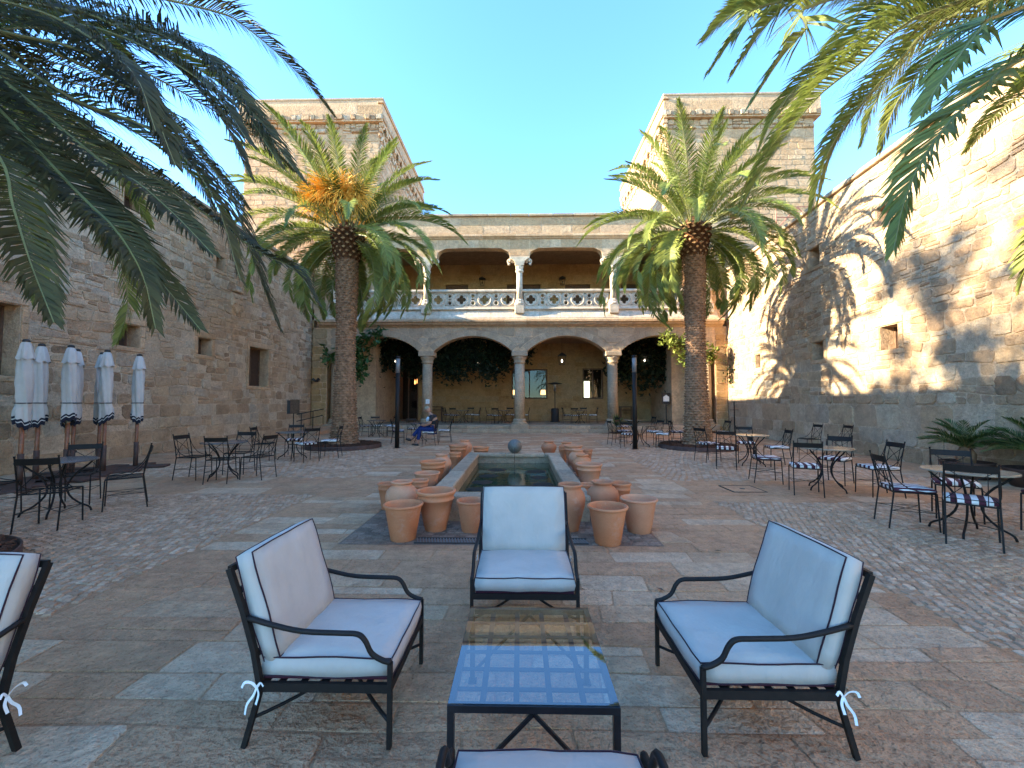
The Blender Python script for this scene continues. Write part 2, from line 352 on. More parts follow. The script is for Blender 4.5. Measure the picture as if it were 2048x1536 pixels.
def rubble(u0, u1, v0, v1, du, dv, rg, holes=()):
    """random rubble: stones grown round scattered seeds in uneven courses"""
    seeds = {}; nv = int((v1 - v0) / dv) + 1; nu = int((u1 - u0) / du) + 2
    for j in range(-1, nv + 2):
        for i in range(-1, nu + 1):
            big = rg.random()
            seeds[i, j] = (u0 + (i + (.5 if j % 2 else 0) + rg.uniform(-.36, .36)) * du, v0 + (j + .5 + rg.uniform(-.33, .33)) * dv)
    K = du / dv * .85; out = []
    for (i, j), s in seeds.items():
        P = [(s[0] - du * 1.4, s[1] - dv * 1.4), (s[0] + du * 1.4, s[1] - dv * 1.4), (s[0] + du * 1.4, s[1] + dv * 1.4), (s[0] - du * 1.4, s[1] + dv * 1.4)]
        for a in (-2, -1, 0, 1, 2):
            for b in (-2, -1, 0, 1, 2):
                q = seeds.get((i + a, j + b))
                if q is None or (a == 0 and b == 0) or len(P) < 3: continue
                dx, dy = (q[0] - s[0]), (q[1] - s[1]) * K * K; mx, my = (q[0] + s[0]) / 2, (q[1] + s[1]) / 2
                c = mx * dx + my * dy; R_ = []
                for t in range(len(P)):
                    A, B2 = P[t], P[(t + 1) % len(P)]; da, db = c - A[0] * dx - A[1] * dy, c - B2[0] * dx - B2[1] * dy
                    if da >= 0: R_.append(A)
                    if da * db < 0: k = da / (da - db); R_.append((A[0] + (B2[0] - A[0]) * k, A[1] + (B2[1] - A[1]) * k))
                P = R_
        for ax, sg, val in ((0, 1, u0), (0, -1, u1), (1, 1, v0), (1, -1, v1)): P = clip(P, ax, sg, val) if len(P) > 2 else []
        if len(P) < 3: continue
        # drop corners that nearly coincide, then knock the sharp ones off
        Q = []
        for p in P:
            if not Q or math.hypot(p[0] - Q[-1][0], p[1] - Q[-1][1]) > .03: Q.append(p)
        if len(Q) < 4: continue
        P = []
        for t in range(len(Q)):
            A, B2, D = Vector(Q[t]), Vector(Q[(t + 1) % len(Q)]), Vector(Q[t - 1]); k = rg.uniform(.04, .16); P += [tuple(A.lerp(D, k)), tuple(A.lerp(B2, k))]
        for (h0, h1, g0, g1) in holes:
            xs = [p[0] for p in P]; ys = [p[1] for p in P]
            if not P or max(xs) <= h0 or min(xs) >= h1 or max(ys) <= g0 or min(ys) >= g1: continue
            best = max((clip(P, 0, -1, h0), clip(P, 0, 1, h1), clip(P, 1, -1, g0), clip(P, 1, 1, g1)), key=lambda z: parea(z) if len(z) > 2 else 0)
            P = best if len(best) > 2 and parea(best) > .004 else []
        if P and parea(P) > .004: out.append(P)
    return out
def stone_geo(mb, P, fr, depth, joint, bev, rg, tilt=.25):
    if isinstance(joint, tuple): joint = rg.uniform(*joint)
    A = parea(P)
    cx = sum(p[0] for p in P) / len(P); cy = sum(p[1] for p in P) / len(P)
    sx = max(abs(p[0] - cx) for p in P); sy = max(abs(p[1] - cy) for p in P)
    def ring(e, d):
        kx, ky = max(.3, 1 - e / max(sx, .01)), max(.3, 1 - e / max(sy, .01))
        return [fr.p(cx + (p[0] - cx) * kx, cy + (p[1] - cy) * ky, d + rg.uniform(-.12, .12) * depth) for p in P]
    n = len(P); tx, ty = rg.uniform(-1, 1) * tilt * depth, rg.uniform(-1, 1) * tilt * depth
    r0 = ring(joint, -.012); r1 = ring(joint + bev * .25, depth * .72); r2 = ring(joint + bev, depth)
    vs = r0 + r1 + r2; fs = []
    for r in range(2):
        for i in range(n): a = r * n + i; b = r * n + (i + 1) % n; fs.append((a, b, b + n, a + n))
    fs.append(tuple(range(2 * n, 3 * n)))
    mb.ct = rg.random(); mb.add(vs, fs)
def lay(parent, fr, polys, mat, depth=(.015, .045), joint=.012, bev=.02, nparts=300, name='stone', rest='stones', rg=None, smooth=False):
    rg = rg or rnd
    sized = []
    for P in polys:
        cx = sum(p[0] for p in P) / len(P); cy = sum(p[1] for p in P) / len(P)
        sized.append((screen_size(fr.p(cx, cy), parea(P), fr.n), P))
    sized.sort(key=lambda t: -t[0])
    big = [P for s_, P in sized[:nparts] if s_ > 1.4e-4]; ids = len(big)
    for P in big:
        mb = MB(); stone_geo(mb, P, fr, rg.uniform(*depth), joint, bev, rg); mb.build(name, mat, parent, smooth, True)
    mb = MB()
    for s_, P in sized[ids:]: stone_geo(mb, P, fr, rg.uniform(*depth), joint, bev, rg)
    if mb.f: mb.build(rest, mat, parent, smooth, True, kind='stuff')
def circ(cx, cy, r, n=16, a0=0, a1=2 * math.pi): return [(cx + r * math.cos(a0 + (a1 - a0) * i / n), cy + r * math.sin(a0 + (a1 - a0) * i / n)) for i in range(n + (0 if abs(a1 - a0 - 2 * math.pi) < 1e-6 else 1))]
def catmull(pts, n):
    P = [Vector(p) for p in pts]; P = [2 * P[0] - P[1]] + P + [2 * P[-1] - P[-2]]
    seg = len(P) - 3; out = []
    for i in range(n + 1):
        t = i / n * seg; k = min(int(t), seg - 1); t -= k; a, b, c, d = P[k:k + 4]
        out.append(.5 * ((2 * b) + (c - a) * t + (2 * a - 5 * b + 4 * c - d) * t * t + (3 * b - a - 3 * c + d) * t ** 3))
    return out
# ================================================================== GROUND
def ground_frame(z): return Frame((0, 0, z), (1, 0, 0), (0, 1, 0), (0, 0, 1))
mb = MB(); mb.add([(-300, -60, -.003), (300, -60, -.003), (300, 500, -.003), (-300, 500, -.003)], [(0, 1, 2, 3)])
mb.build('ground', M['sand'], tone=True, kind='structure')
AL, AR = -3.4, 3.0
g1 = random.Random(21)
POOLH = (-2.0, 1.56, 4.58, 11.2)          # dark paving round the pool
FR = ground_frame(0.0)
polys = []
CO = (.02, .10)
polys += cells(AL, AR, 2.2, 21.15, (.20, .34), (.32, .85), g1, .03, .04, .10, [POOLH], corner=CO)
polys += cells(-11, 9.6, -1.5, 2.2, (.20, .33), (.32, .8), g1, .03, .04, .10, corner=CO)
polys += cells(-11, AL, 2.2, 3.0, (.3, .45), (.5, 1.1), g1, .03, .04, .05, corner=CO)
polys += cells(-11, AL, 7.05, 8.55, (.35, .5), (.6, 1.2), g1, .03, .03, .05, corner=CO)
polys += cells(AR, 9.7, 6.65, 8.35, (.35, .5), (.6, 1.2), g1, .03, .03, .05, [(3.68, 4.28, 7.3, 7.88)])
polys += cells(-11, AL, 17.5, 21.15, (.35, .55), (.6, 1.2), g1, .03, .03, .05, corner=CO)
polys += cells(AR, 10.6, 17.5, 21.15, (.35, .55), (.6, 1.2), g1, .03, .03, .05, corner=CO)
polys += cells(-11, -8.6, 8.55, 17.5, (.4, .6), (.6, 1.2), g1, .03, .03, .05, corner=CO)
polys += cells(8.4, 10.2, 8.35, 17.5, (.4, .6), (.6, 1.2), g1, .03, .03, .05, corner=CO)
pav = props(bpy.data.objects.new('flagstone_paving', None), kind='structure'); link(pav)
lay(pav, FR, polys, M['flag'], (-.001, .006), (.002, .010), .014, 300, 'flagstone', 'flagstones', g1)
# cobbled areas: small setts laid in fans
cob = props(bpy.data.objects.new('cobbled_paving', None), kind='structure'); link(cob)
mb = MB()
zones = [(-11, AL, 3.0, 7.05, .075, .10), (AR, 9.8, 2.2, 6.65, .075, .10), (-8.6, AL, 8.55, 17.5, .12, .16), (AR, 8.4, 8.35, 17.5, .12, .16)]
beds = [(-5.76, 3.35, 1.10), (-6.1, 14.35, 1.24), (6.05, 14.35, 1.24), (6.4, 3.1, 1.1)]
sets = []
for zi, (x0, x1, y0, y1, dx, dy) in enumerate(zones):
    cxs = (x0 + x1) / 2; j = 0; y = y0 - 1.2
    while y < y1 + 1.2:
        x = x0 + (j % 2) * dx * .5
        while x < x1:
            ph = (x - cxs) / 1.1; off = .30 * abs(math.sin(ph * math.pi / 2))
            X = x + g1.uniform(-.012, .012); Y = y + off + g1.uniform(-.012, .012)
            if x0 + .04 < X < x1 - .04 and y0 + .04 < Y < y1 - .04 and all((X - bx) ** 2 + (Y - by) ** 2 > (br + .06) ** 2 for bx, by, br in beds):
                sets.append((X, Y, dx * g1.uniform(.40, .47), dy * g1.uniform(.38, .46), g1.uniform(-.25, .25) + .35 * math.cos(ph * math.pi / 2)))
            x += dx
        y += dy * .93; j += 1
def sett(mb, s):
    X, Y, a, b, r = s; c, q = math.cos(r), math.sin(r); z = g1.uniform(.001, .012); vs = []
    for zz, k in ((-.015, 1.0), (z, .72)):
        for sx, sy in ((-1, -1), (1, -1), (1, 1), (-1, 1)):
            px, py = sx * a * k, sy * b * k; vs.append((X + px * c - py * q, Y + px * q + py * c, zz + (g1.uniform(-.003, .003) if k < 1 else 0)))
    mb.ct = g1.random(); mb.add(vs, [(4, 5, 6, 7), (0, 1, 5, 4), (1, 2, 6, 5), (2, 3, 7, 6), (3, 0, 4, 7)])
sets.sort(key=lambda s: -screen_size((s[0], s[1], 0), s[2] * s[3] * 4, (0, 0, 1)))
for s in sets[:300]:
    m1 = MB(); sett(m1, s); m1.build('sett', M['sett'], cob, tone=True)
for s in sets[300:]: sett(mb, s)
mb.build('setts', M['sett'], cob, tone=True, kind='stuff')
# dark pebble strip round the pool, with its drain
dk = props(bpy.data.objects.new('pool_surround', None), kind='structure'); link(dk)
mb = MB(); mb.ct = .3; mb.add([(POOLH[0], POOLH[2], -.001), (POOLH[1], POOLH[2], -.001), (POOLH[1], POOLH[3], -.001), (POOLH[0], POOLH[3], -.001)], [(0, 1, 2, 3)])
mb.build('bedding', M['slate'], dk, tone=True)
pol = cells(POOLH[0] + .02, POOLH[1] - .02, POOLH[2] + .02, POOLH[3] - .02, (.06, .10), (.07, .16), g1, .012, .01, .1, [(-1.18, .76, 4.62, 4.80), (-1.3, .96, 5.45, 10.3)])
lay(dk, ground_frame(0), pol, M['slate'], (.002, .008), .006, .008, 60, 'pebble', 'pebbles', g1)
dr = thing('drain_grate', 'long narrow black slotted drain grate sunk in the dark paving before the pool', 'drain grate', (-.21, 4.71, 0))
mb = MB()
for sy in (-.085, .085): mb.box((0, sy, .003), (1.92, .012, .016))
mb.build('frame', M['irond'], dr)
mb = MB()
for k in range(58): mb.box((-.94 + k * .033, 0, .002), (.014, .16, .012), rot=Matrix.Rotation(.25, 3, 'Z'))
mb.build('slat', plain_mat('worn_steel', (.22, .20, .18), .6, .4), dr)
mb = MB(); mb.box((0, 0, -.012), (1.9, .16, .008)); mb.build('channel', M['dark'], dr)
# manhole
mh = thing('manhole_cover', 'square stone-filled manhole cover with thin dark rim in the paving band at right', 'manhole cover', (3.98, 7.59, 0))
mb = MB()
for a, b, c, d in ((0, -.28, .57, .014), (0, .28, .57, .014), (-.28, 0, .014, .57), (.28, 0, .014, .57)): mb.box((a, b, .002), (c, d, .02))
mb.build('rim', M['irond'], mh)
mb = MB(); mb.ct = .3; mb.box((0, 0, -.001), (.54, .54, .016)); mb.build('lid', M['flag'], mh, tone=True)
mb = MB(); mb.lathe([(.045, .006), (.045, .012)], 10); mb.build('handle', M['irond'], mh)
# ================================================================== SIDE WALLS
def window_niche(wall, fr, u0, u1, v0, v1, depth=.42, kind='wood'):
    """lining of the opening, with the shutter or pane set back in it"""
    mb = MB(); mb.ct = .75
    P = lambda u, v, d: tuple(fr.p(u, v, d)); u0 += .004; u1 -= .004; v0 += .004; v1 -= .004
    a = [P(u0, v0, .01), P(u1, v0, .01), P(u1, v1, .01), P(u0, v1, .01)]; b = [P(u0, v0, -depth), P(u1, v0, -depth), P(u1, v1, -depth), P(u0, v1, -depth)]
    mb.add(a + b, [(0, 1, 5, 4), (1, 2, 6, 5), (2, 3, 7, 6), (3, 0, 4, 7)]); rv = mb.build('window', M['ashlar'], wall, tone=True)
    m2 = MB(); q = .045
    for (x0, x1, y0, y1) in ((u0, u0 + q, v0, v1), (u1 - q, u1, v0, v1), (u0 + q, u1 - q, v0, v0 + q), (u0 + q, u1 - q, v1 - q, v1), ((u0 + u1) / 2 - .02, (u0 + u1) / 2 + .02, v0 + q, v1 - q)):
        c1 = [P(x0, y0, -depth + .06), P(x1, y0, -depth + .06), P(x1, y1, -depth + .06), P(x0, y1, -depth + .06)]; c0 = [P(x0, y0, -depth), P(x1, y0, -depth), P(x1, y1, -depth), P(x0, y1, -depth)]
        m2.add(c1 + c0, [(0, 1, 2, 3), (0, 4, 5, 1), (1, 5, 6, 2), (2, 6, 7, 3), (3, 7, 4, 0)])
    m2.build('frame', M['wood'], rv)
    m3 = MB(); m3.add([P(u0 + q, v0 + q, -depth + .02), P(u1 - q, v0 + q, -depth + .02), P(u1 - q, v1 - q, -depth + .02), P(u0 + q, v1 - q, -depth + .02)], [(0, 1, 2, 3)])
    m3.build('pane', M['glass'] if kind == 'glass' else M['pane_wood'], rv)
def side_wall(name, label, fr, L0, L1, H, wins, seed, flip):
    W = thing(name, label, 'wall')
    ol = rect(L0, L1, -.1, H)
    m4 = fr.m4() @ Matrix.Translation((0, 0, .0))
    curve_panel(ol, [rect(*x) for x in wins], 1.0, M['mortar'], 'core', W, m4)
    rg = random.Random(seed); hol = []; sur = []
    for (a, b, c, d) in wins:
        hol.append((a - .16, b + .16, c - .14, d + .20)); window_niche(W, fr, a, b, c, d)
        sur += [rect(a - .16, b + .16, d + .012, d + .20), rect(a - .16, b + .16, c - .14, c - .012)]
        h = (d - c)
        n = 2 if h < 1 else 4
        for i in range(n): sur += [rect(a - .16, a - .012, c + h * i / n, c + h * (i + 1) / n), rect(b + .012, b + .16, c + h * i / n, c + h * (i + 1) / n)]
    # lower ashlar courses, then rubble
    polys = cells(L0, L1, 0, 1.5, (.32, .46), (.35, .85), rg, .035, .04, .12, hol)
    polys += cells(L0, L1, 1.5, 3.9, (.18, .34), (.18, .50), rg, .055, .10, .25, hol, corner=(.05, .32)) + cells(L0, L1, 3.92, H - .02, (.13, .28), (.15, .42), rg, .05, .12, .22, hol, corner=(.05, .32))
    keep = [P for P in polys if rg.random() > .12]
    lay(W, fr, keep, M['wall'], (.003, .032), (.003, .024), .018, 300, 'stone', 'stones', rg)
    for P in sur: mb = MB(); stone_geo(mb, P, fr, rg.uniform(.025, .035), .006, .012, rg); mb.build('surround_stone', M['ashlar'], W, tone=True)
    # coping along the top
    u = L0
    while u < L1:
        l = rg.uniform(.7, 1.2); l = min(l, L1 - u); mb = MB(); mb.ct = rg.random()
        c = fr.p(u + l / 2, H + .07 + rg.uniform(-.006, .006), -.44); ang = math.atan2(fr.u.y, fr.u.x)
        mb.box(c, (l - .015, 1.12, .14), rz=ang, bev=.02); mb.build('coping_stone', M['grey'], W, tone=True); u += l
    return W
frL = Frame((-11, 0, 0), (0, 1, 0), (0, 0, 1), (1, 0, 0))
LW = side_wall('stone_wall', 'tall shaded rubble stone wall along the left of the courtyard behind folded parasols', frL, -4, 21.6, 8.3,
          [(11.08, 11.7, 7.0, 7.5), (11.08, 11.72, 3.12, 3.74), (13.9, 14.5, 3.2, 3.79), (16.6, 17.85, 2.23, 3.84), (7.3, 8.85, 2.13, 3.68), (14.6, 15.0, 6.4, 6.9)], 3, False)
ru = Vector((.065, 1, 0)).normalized(); rn = Vector((-ru.y, ru.x, 0))
frR = Frame((9.35, 0, 0), ru, (0, 0, 1), rn)
RW = side_wall('stone_wall', 'tall sunlit rubble stone wall along the right with palm shadows on it', frR, -4, 21.7, 8.3,
          [(11.2, 11.75, 6.5, 7.0), (14.25, 14.8, 6.3, 6.95), (18.6, 19.0, 6.3, 6.95), (11.2, 11.8, 3.0, 3.66), (14.2, 14.75, 3.03, 3.64), (18.35, 18.75, 3.08, 3.68)], 5, True)
# carved crest on the left wall
cr = thing('carved_crest', 'small carved stone coat of arms set high in the left wall', 'crest')
mb = MB(); mb.ct = .4
P = [(15.40, 5.75), (16.0, 5.75), (16.0, 5.25), (15.7, 4.98), (15.40, 5.25)]
stone_geo(mb, P, frL, .10, 0, .03, rnd, 0); mb.build('shield', M['ashlar'], cr, tone=True)
mb = MB(); mb.ct = .8
for (u, v) in ((15.56, 5.6), (15.84, 5.6), (15.56, 5.38), (15.84, 5.38)): mb.box(frL.p(u, v, .11), (.05, .16, .12), bev=.02)
mb.box(frL.p(15.7, 5.86, .08), (.12, .5, .12), bev=.03)
mb.build('relief', M['ashlar'], cr, tone=True, kind='stuff')
# ================================================================== ARCADED BUILDING
YF = 21.6; ZP = .36
B = thing('arcaded_building', 'two-storey stone building with four arches below and an open gallery with quatrefoil balustrade above', 'building')
fF = Frame((0, YF, 0), (1, 0, 0), (0, 0, 1), (0, -1, 0))
rg = random.Random(11)
colX = [-9.8, -4.92, -.02, 4.87, 9.75]
bays = [((colX[i] + colX[i + 1]) / 2, (colX[i + 1] - colX[i]) / 2 - .40) for i in range(4)]
SPR, RISE = 4.24, .80
def arch_pts(cx, hw, off=0, n=18):
    Rr = (hw * hw + RISE * RISE) / (2 * RISE); cz = SPR + RISE - Rr; a = math.asin(hw / Rr)
    return [(cx + (Rr + off) * math.sin(-a + 2 * a * i / n), cz + (Rr + off) * math.cos(-a + 2 * a * i / n)) for i in range(n + 1)], (cx, cz, Rr, a)
# arcade wall outline with the arches bitten out of its lower edge
ol = [(10.95, 0), (10.95, 5.5), (-11.0, 5.5), (-11.0, 0), (-10.15, 0), (-10.15, SPR)]
arcs = []
for (cx, hw) in bays:
    p, info = arch_pts(cx, hw); arcs.append(info); ol += p
ol += [(10.1, SPR), (10.1, 0)]
aw = curve_panel(ol, [], .62, M['ashmortar'], 'arcade_wall', B, fF.m4())
def push(P, extra=.37):
    out = []
    for (x, y) in P:
        for (cx, cz, Rr, a) in arcs:
            dx, dy = x - cx, y - cz; d = math.hypot(dx, dy)
            if d < Rr + extra and abs(math.atan2(dx, dy)) < a + .12 and d > .5: k = (Rr + extra) / d; x, y = cx + dx * k, cz + dy * k
        out.append((x, y))
    cxm = sum(p[0] for p in out) / len(out); cym = sum(p[1] for p in out) / len(out)
    return out if cym < 5.45 and all(p[1] < 5.475 for p in out) else []
pol = cells(-10.0, 10.0, SPR + .02, 5.47, (.28, .42), (.35, .7), rg, .07, .05, .2, [], mapf=push)
for cx, cz, Rr, a in arcs:
    n = 15
    for i in range(n):
        t0, t1 = -a + 2 * a * i / n, -a + 2 * a * (i + 1) / n; P = [(cx + r * math.sin(t), cz + r * math.cos(t)) for r, t in ((Rr + .012, t0), (Rr + .012, t1), (Rr + .35 + rg.uniform(-.02, .02), t1), (Rr + .35, t0))]
        mb = MB(); stone_geo(mb, P, fF, rg.uniform(.012, .022), .006, .008, rg); mb.build('voussoir', M['grey'], aw, tone=True)
lay(aw, fF, pol, M['grey'], (.008, .02), .010, .012, 140, 'stone', 'stones', rg)
# wing walls left and right of the arcade, two storeys
for (a, b) in ((-10.98, -10.16), (10.11, 10.94)):
    lay(aw, fF, cells(a, b, 0, 5.46, (.3, .45), (.35, .6), rg, .03, .03, .1), M['ochre'], (.01, .03), .012, .02, 40, 'stone', 'stones', rg)
# cornice between storeys, sloping band of blocks, balustrade base
def profile_run(name, prof, x0, x1, mat, parent, yb=YF, tone=.5, step=None, rgx=rg):
    """a moulding: (projection, z) profile swept along X, in block lengths when step is given"""
    xs = [x0]
    while step and xs[-1] + step < x1 - .3: xs.append(xs[-1] + step * rgx.uniform(.8, 1.2))
    xs.append(x1)
    for i in range(len(xs) - 1):
        mb = MB(); mb.ct = rgx.random() if step else tone; g = .004 if step else 0
        vs = [(x, yb - p, z) for x in (xs[i] + g, xs[i + 1] - g) for p, z in prof]; n = len(prof)
        fs = [(k, (k + 1) % n, (k + 1) % n + n, k + n) for k in range(n)] + [tuple(range(n - 1, -1, -1)), tuple(range(n, 2 * n))]
        mb.add(vs, fs); mb.build(name, mat, parent, tone=True)
profile_run('cornice_stone', [(-.3, 5.503), (.05, 5.503), (.09, 5.56), (.20, 5.60), (.24, 5.66), (.24, 5.70), (.33, 5.74), (.33, 5.84), (.27, 5.90), (-.3, 5.90)], -10.6, 10.5, M['ashlar'], B, step=1.35)
profile_run('band_stone', [(-.3, 5.905), (.24, 5.905), (.235, 5.97), (.02, 6.35), (.02, 6.40), (-.3, 6.40)], -10.3, 10.2, M['carved'], B, step=.62)
profile_run('balustrade_base', [(-.25, 6.405), (.10, 6.405), (.12, 6.45), (.05, 6.52), (.04, 6.60), (-.22, 6.60)], -10.1, 10.0, M['carved'], B, step=1.2)
profile_run('handrail', [(-.22, 7.335), (.06, 7.335), (.10, 7.38), (.10, 7.45), (.06, 7.49), (-.22, 7.49)], -10.1, 10.0, M['carved'], B, step=1.2)
# floor slab of the gallery (ceiling of the arcade), roof slab
mb = MB(); mb.box((0, 24.5, 5.83), (22, 5.2, .9)); mb.build('gallery_floor', M['plaster'], B, tone=True)
mb = MB(); mb.box((0, 24.75, 10.75), (22, 5.0, .3)); mb.build('gallery_ceiling', M['plaster'], B, tone=True)
mb = MB(); mb.box((0, 24.6, .16), (21.8, 5.9, .38)); mb.box((0, 21.42, .086), (19.4, .5, .17)); bf = mb.build('arcade_floor', M['sand'], B, tone=True)
# tracery balustrade, one panel per bay
def quatre(cx, cy, r):
    out = []
    for k in range(4):
        a = k * math.pi / 2; c = (cx + r * .50 * math.cos(a), cy + r * .50 * math.sin(a))
        out += circ(c[0], c[1], r * .40, 8, a - 1.95, a + 1.95)[:]
    return out
fB = Frame((0, YF + .02, 0), (1, 0, 0), (0, 0, 1), (0, -1, 0))
pitch = 1.222
for i in range(4):
    x0, x1 = colX[i] + .22, colX[i + 1] - .22
    holes = []; rings = []; cyc = 6.967
    k0 = int((x0 + 10) / pitch) - 1
    for k in range(k0, k0 + 8):
        cx = -9.2 + k * pitch
        if x0 + .26 < cx < x1 - .26: holes.append(quatre(cx, cyc, .27)); rings.append((cx, cyc, .335, .03))
        sx = cx + pitch / 2
        for dz in (-.185, .185):
            if x0 + .12 < sx < x1 - .12: holes.append(circ(sx, cyc + dz, .082, 12)); rings.append((sx, cyc + dz, .125, .022))
            for sg in (-1, 1):
                tx = sx + sg * .215; tz = cyc + (1 if dz > 0 else -1) * .29
                if x0 + .08 < tx < x1 - .08: holes.append([(tx - .05, tz + .03 * (1 if dz > 0 else -1)), (tx + .05, tz + .03 * (1 if dz > 0 else -1)), (tx, tz - .045 * (1 if dz > 0 else -1))])
        if x0 + .05 < sx < x1 - .05: holes.append([(sx - .11, cyc), (sx, cyc + .035), (sx + .11, cyc), (sx, cyc - .035)])
    pn = curve_panel(rect(x0, x1, 6.603, 7.333), holes, .12, M['carved'], 'tracery_panel', B, fB.m4())
    mb = MB()
    for (cx, cz, r, t) in rings:
        pts = [(cx + r * math.cos(q), YF + .005, cz + r * math.sin(q)) for q in [2 * math.pi * k / 16 for k in range(17)]]
        mb.tube(pts, t, 5, False)
    mb.build('ring_moulding', M['carved'], pn, tone=True)
# columns
def lathe_part(name, prof, x, y, mat, parent, n=16, tone=.5):
    mb = MB(); mb.ct = tone; mb.lathe(prof, n); o = mb.build(name, mat, parent, True, True); o.location = (x, y, 0); return o
def low_column(x):
    y = YF + .32
    t = lathe_part('column', [(.285, .70), (.27, 2.0), (.262, 3.60)], x, y, M['grey'], B, 8, rnd.random()); t.location = (x, y, 0)
    for name, prof in (('base', [(.42, .42), (.42, .47), (.40, .52), (.33, .56), (.36, .60), (.36, .64), (.30, .70)]), ('capital', [(.265, 3.60), (.31, 3.64), (.31, 3.70), (.28, 3.74), (.33, 3.82), (.37, 3.90), (.37, 3.95), (.32, 3.97)])):
        mb = MB(); mb.ct = .4; mb.lathe(prof, 8 if name == 'shaft' else 12); mb.build(name, M['grey'], t, True, True)
    mb = MB(); mb.ct = .6; mb.box((0, 0, 4.10), (.84, .74, .26), bev=.03); mb.build('abacus', M['grey'], t, tone=True)
    mb = MB(); mb.ct = .3; mb.box((0, -.05, .24), (.92, .9, .36), bev=.03); mb.build('plinth', M['grey'], t, tone=True)
    for z in (1.5, 2.6): mb = MB(); mb.lathe([(.281, z), (.281, z + .012)], 8); mb.build('joint', M['ashmortar'], t, tone=True)
for x in colX: low_column(x)
def up_column(x):
    y = YF - .03
    t = lathe_part('gallery_column', [(.17, 6.95), (.155, 7.6), (.155, 8.35)], x, y, M['carved'], B, 8, rnd.random())
    mb = MB(); mb.ct = .5; mb.box((0, 0, 6.42), (.50, .46, .50), bev=.03); mb.lathe([(.27, 6.67), (.27, 6.74), (.22, 6.80), (.23, 6.88), (.18, 6.95)], 10); mb.build('base', M['carved'], t, tone=True)
    mb = MB(); mb.lathe([(.16, 8.35), (.21, 8.40), (.21, 8.47), (.18, 8.52), (.20, 8.60), (.21, 8.68), (.19, 8.72)], 10)
    vs = []
    for z, wx, wy in ((8.72, .20, .20), (8.95, .27, .22), (9.10, .48, .22), (9.16, .50, .22)): vs += [(-wx, -wy, z), (wx, -wy, z), (wx, wy, z), (-wx, wy, z)]
    mb.add(vs, [(0, 1, 2, 3)] + [(r * 4 + k, r * 4 + (k + 1) % 4, r * 4 + 4 + (k + 1) % 4, r * 4 + 4 + k) for r in range(3) for k in range(4)] + [(12, 13, 14, 15)])
    mb.build('capital', M['carved'], t, tone=True)
    for sg in (-1, 1):
        mb = MB(); pts = [(sg * (.50 + .12 * math.cos(q)), 0, 8.98 + .12 * math.sin(q)) for q in [k * .55 for k in range(-3, 8)]]; mb.tube(pts, .045, 6)
        mb.box((sg * .56, 0, 8.82), (.12, .16, .10), bev=.03); mb.box((sg * .50, 0, 9.02), (.10, .2, .16), bev=.03)
        mb.build('scroll', M['carved'], t, tone=True)
for x in colX: up_column(x)
# gallery arches
ol = [(10.95, 5.905), (10.95, 10.38), (-11.0, 10.38), (-11.0, 5.905), (-10.0, 5.905), (-10.0, 9.165)]
for i in range(4):
    a, b = colX[i] + .52, colX[i + 1] - .52; h = [(0, 9.165), (.02, 9.38), (.08, 9.53), (.22, 9.65), (.5, 9.71), (1.5, 9.73)]
    if i: pass
    ol += [(a + p, z) for p, z in h] + [(b - p, z) for p, z in reversed(h)]
ol += [(9.95, 9.165), (9.95, 5.905)]
uw = curve_panel(ol, [], .5, M['ashmortar'], 'gallery_wall', B, fF.m4())
pol = []
for i in range(4):
    a, b = colX[i] + .55, colX[i + 1] - .55; n = 7
    for k in range(n):
        u0, u1 = a + (b - a) * k / n, a + (b - a) * (k + 1) / n
        f = lambda u: 9.73 - (0 if min(u - a, b - u) > .4 else (.4 - min(u - a, b - u)) ** 2 * 1.6)
        pol.append([(u0, f(u0) + .015), (u1, f(u1) + .015), (u1, 10.18), (u0, 10.18)])
    pol.append(rect(colX[i] - .53, colX[i] + .53, 9.3, 10.18) if i else rect(-9.75, -9.27, 9.3, 10.18))
lay(uw, fF, pol, M['ashlar'], (.008, .016), .006, .01, 60, 'stone', 'stones', rg)
for (a, b) in ((-10.98, -10.05), (10.0, 10.94)):
    lay(uw, fF, cells(a, b, 6.42, 10.36, (.3, .45), (.35, .6), rg, .03, .03, .1), M['ochre'] if a > 0 else M['ashlar'], (.01, .025), .012, .02, 30, 'stone', 'stones', rg)  # right wing in ochre: orange bounce off the sunlit wall, painted as colour
profile_run('string_course', [(-.3, 10.19), (.06, 10.19), (.10, 10.25), (.17, 10.30), (.17, 10.40), (.10, 10.44), (-.3, 10.44)], -11, 10.9, M['ashlar'], B, step=1.5)
mb = MB(); mb.ct = .5; mb.box((0, YF + .2, 10.93), (22, .44, .94)); pw = mb.build('parapet', M['ashmortar'], B, tone=True)
lay(pw, Frame((0, YF - .02, 0), (1, 0, 0), (0, 0, 1), (0, -1, 0)), cells(-11, 11, 10.47, 11.38, (.42, .48), (.8, 1.6), rg, .012, .01, .05), M['ashlar'], (.008, .02), .008, .012, 60, 'stone', 'stones', rg)
u = -11
while u < 11:
    l = rg.uniform(.9, 1.4); mb = MB(); mb.ct = rg.random(); mb.box((u + l / 2, YF + .16, 11.45 + rg.uniform(-.008, .008)), (l - .012, .62, .13), bev=.02); mb.build('coping_stone', M['grey'], B, tone=True); u += l
mb = MB(); mb.ct = 1
mb.tube([(8.15, YF, 10.9), (8.15, YF - .2, 10.93), (8.15, YF - .42, 10.98), (8.15, YF - .62, 10.95)], [.13, .13, .17, .10], 10)
mb.tube([(8.15, YF - .44, 11.08), (8.15, YF - .40, 11.2)], [.09, .03], 6)
mb.build('gargoyle', M['carved'], B, True, True)
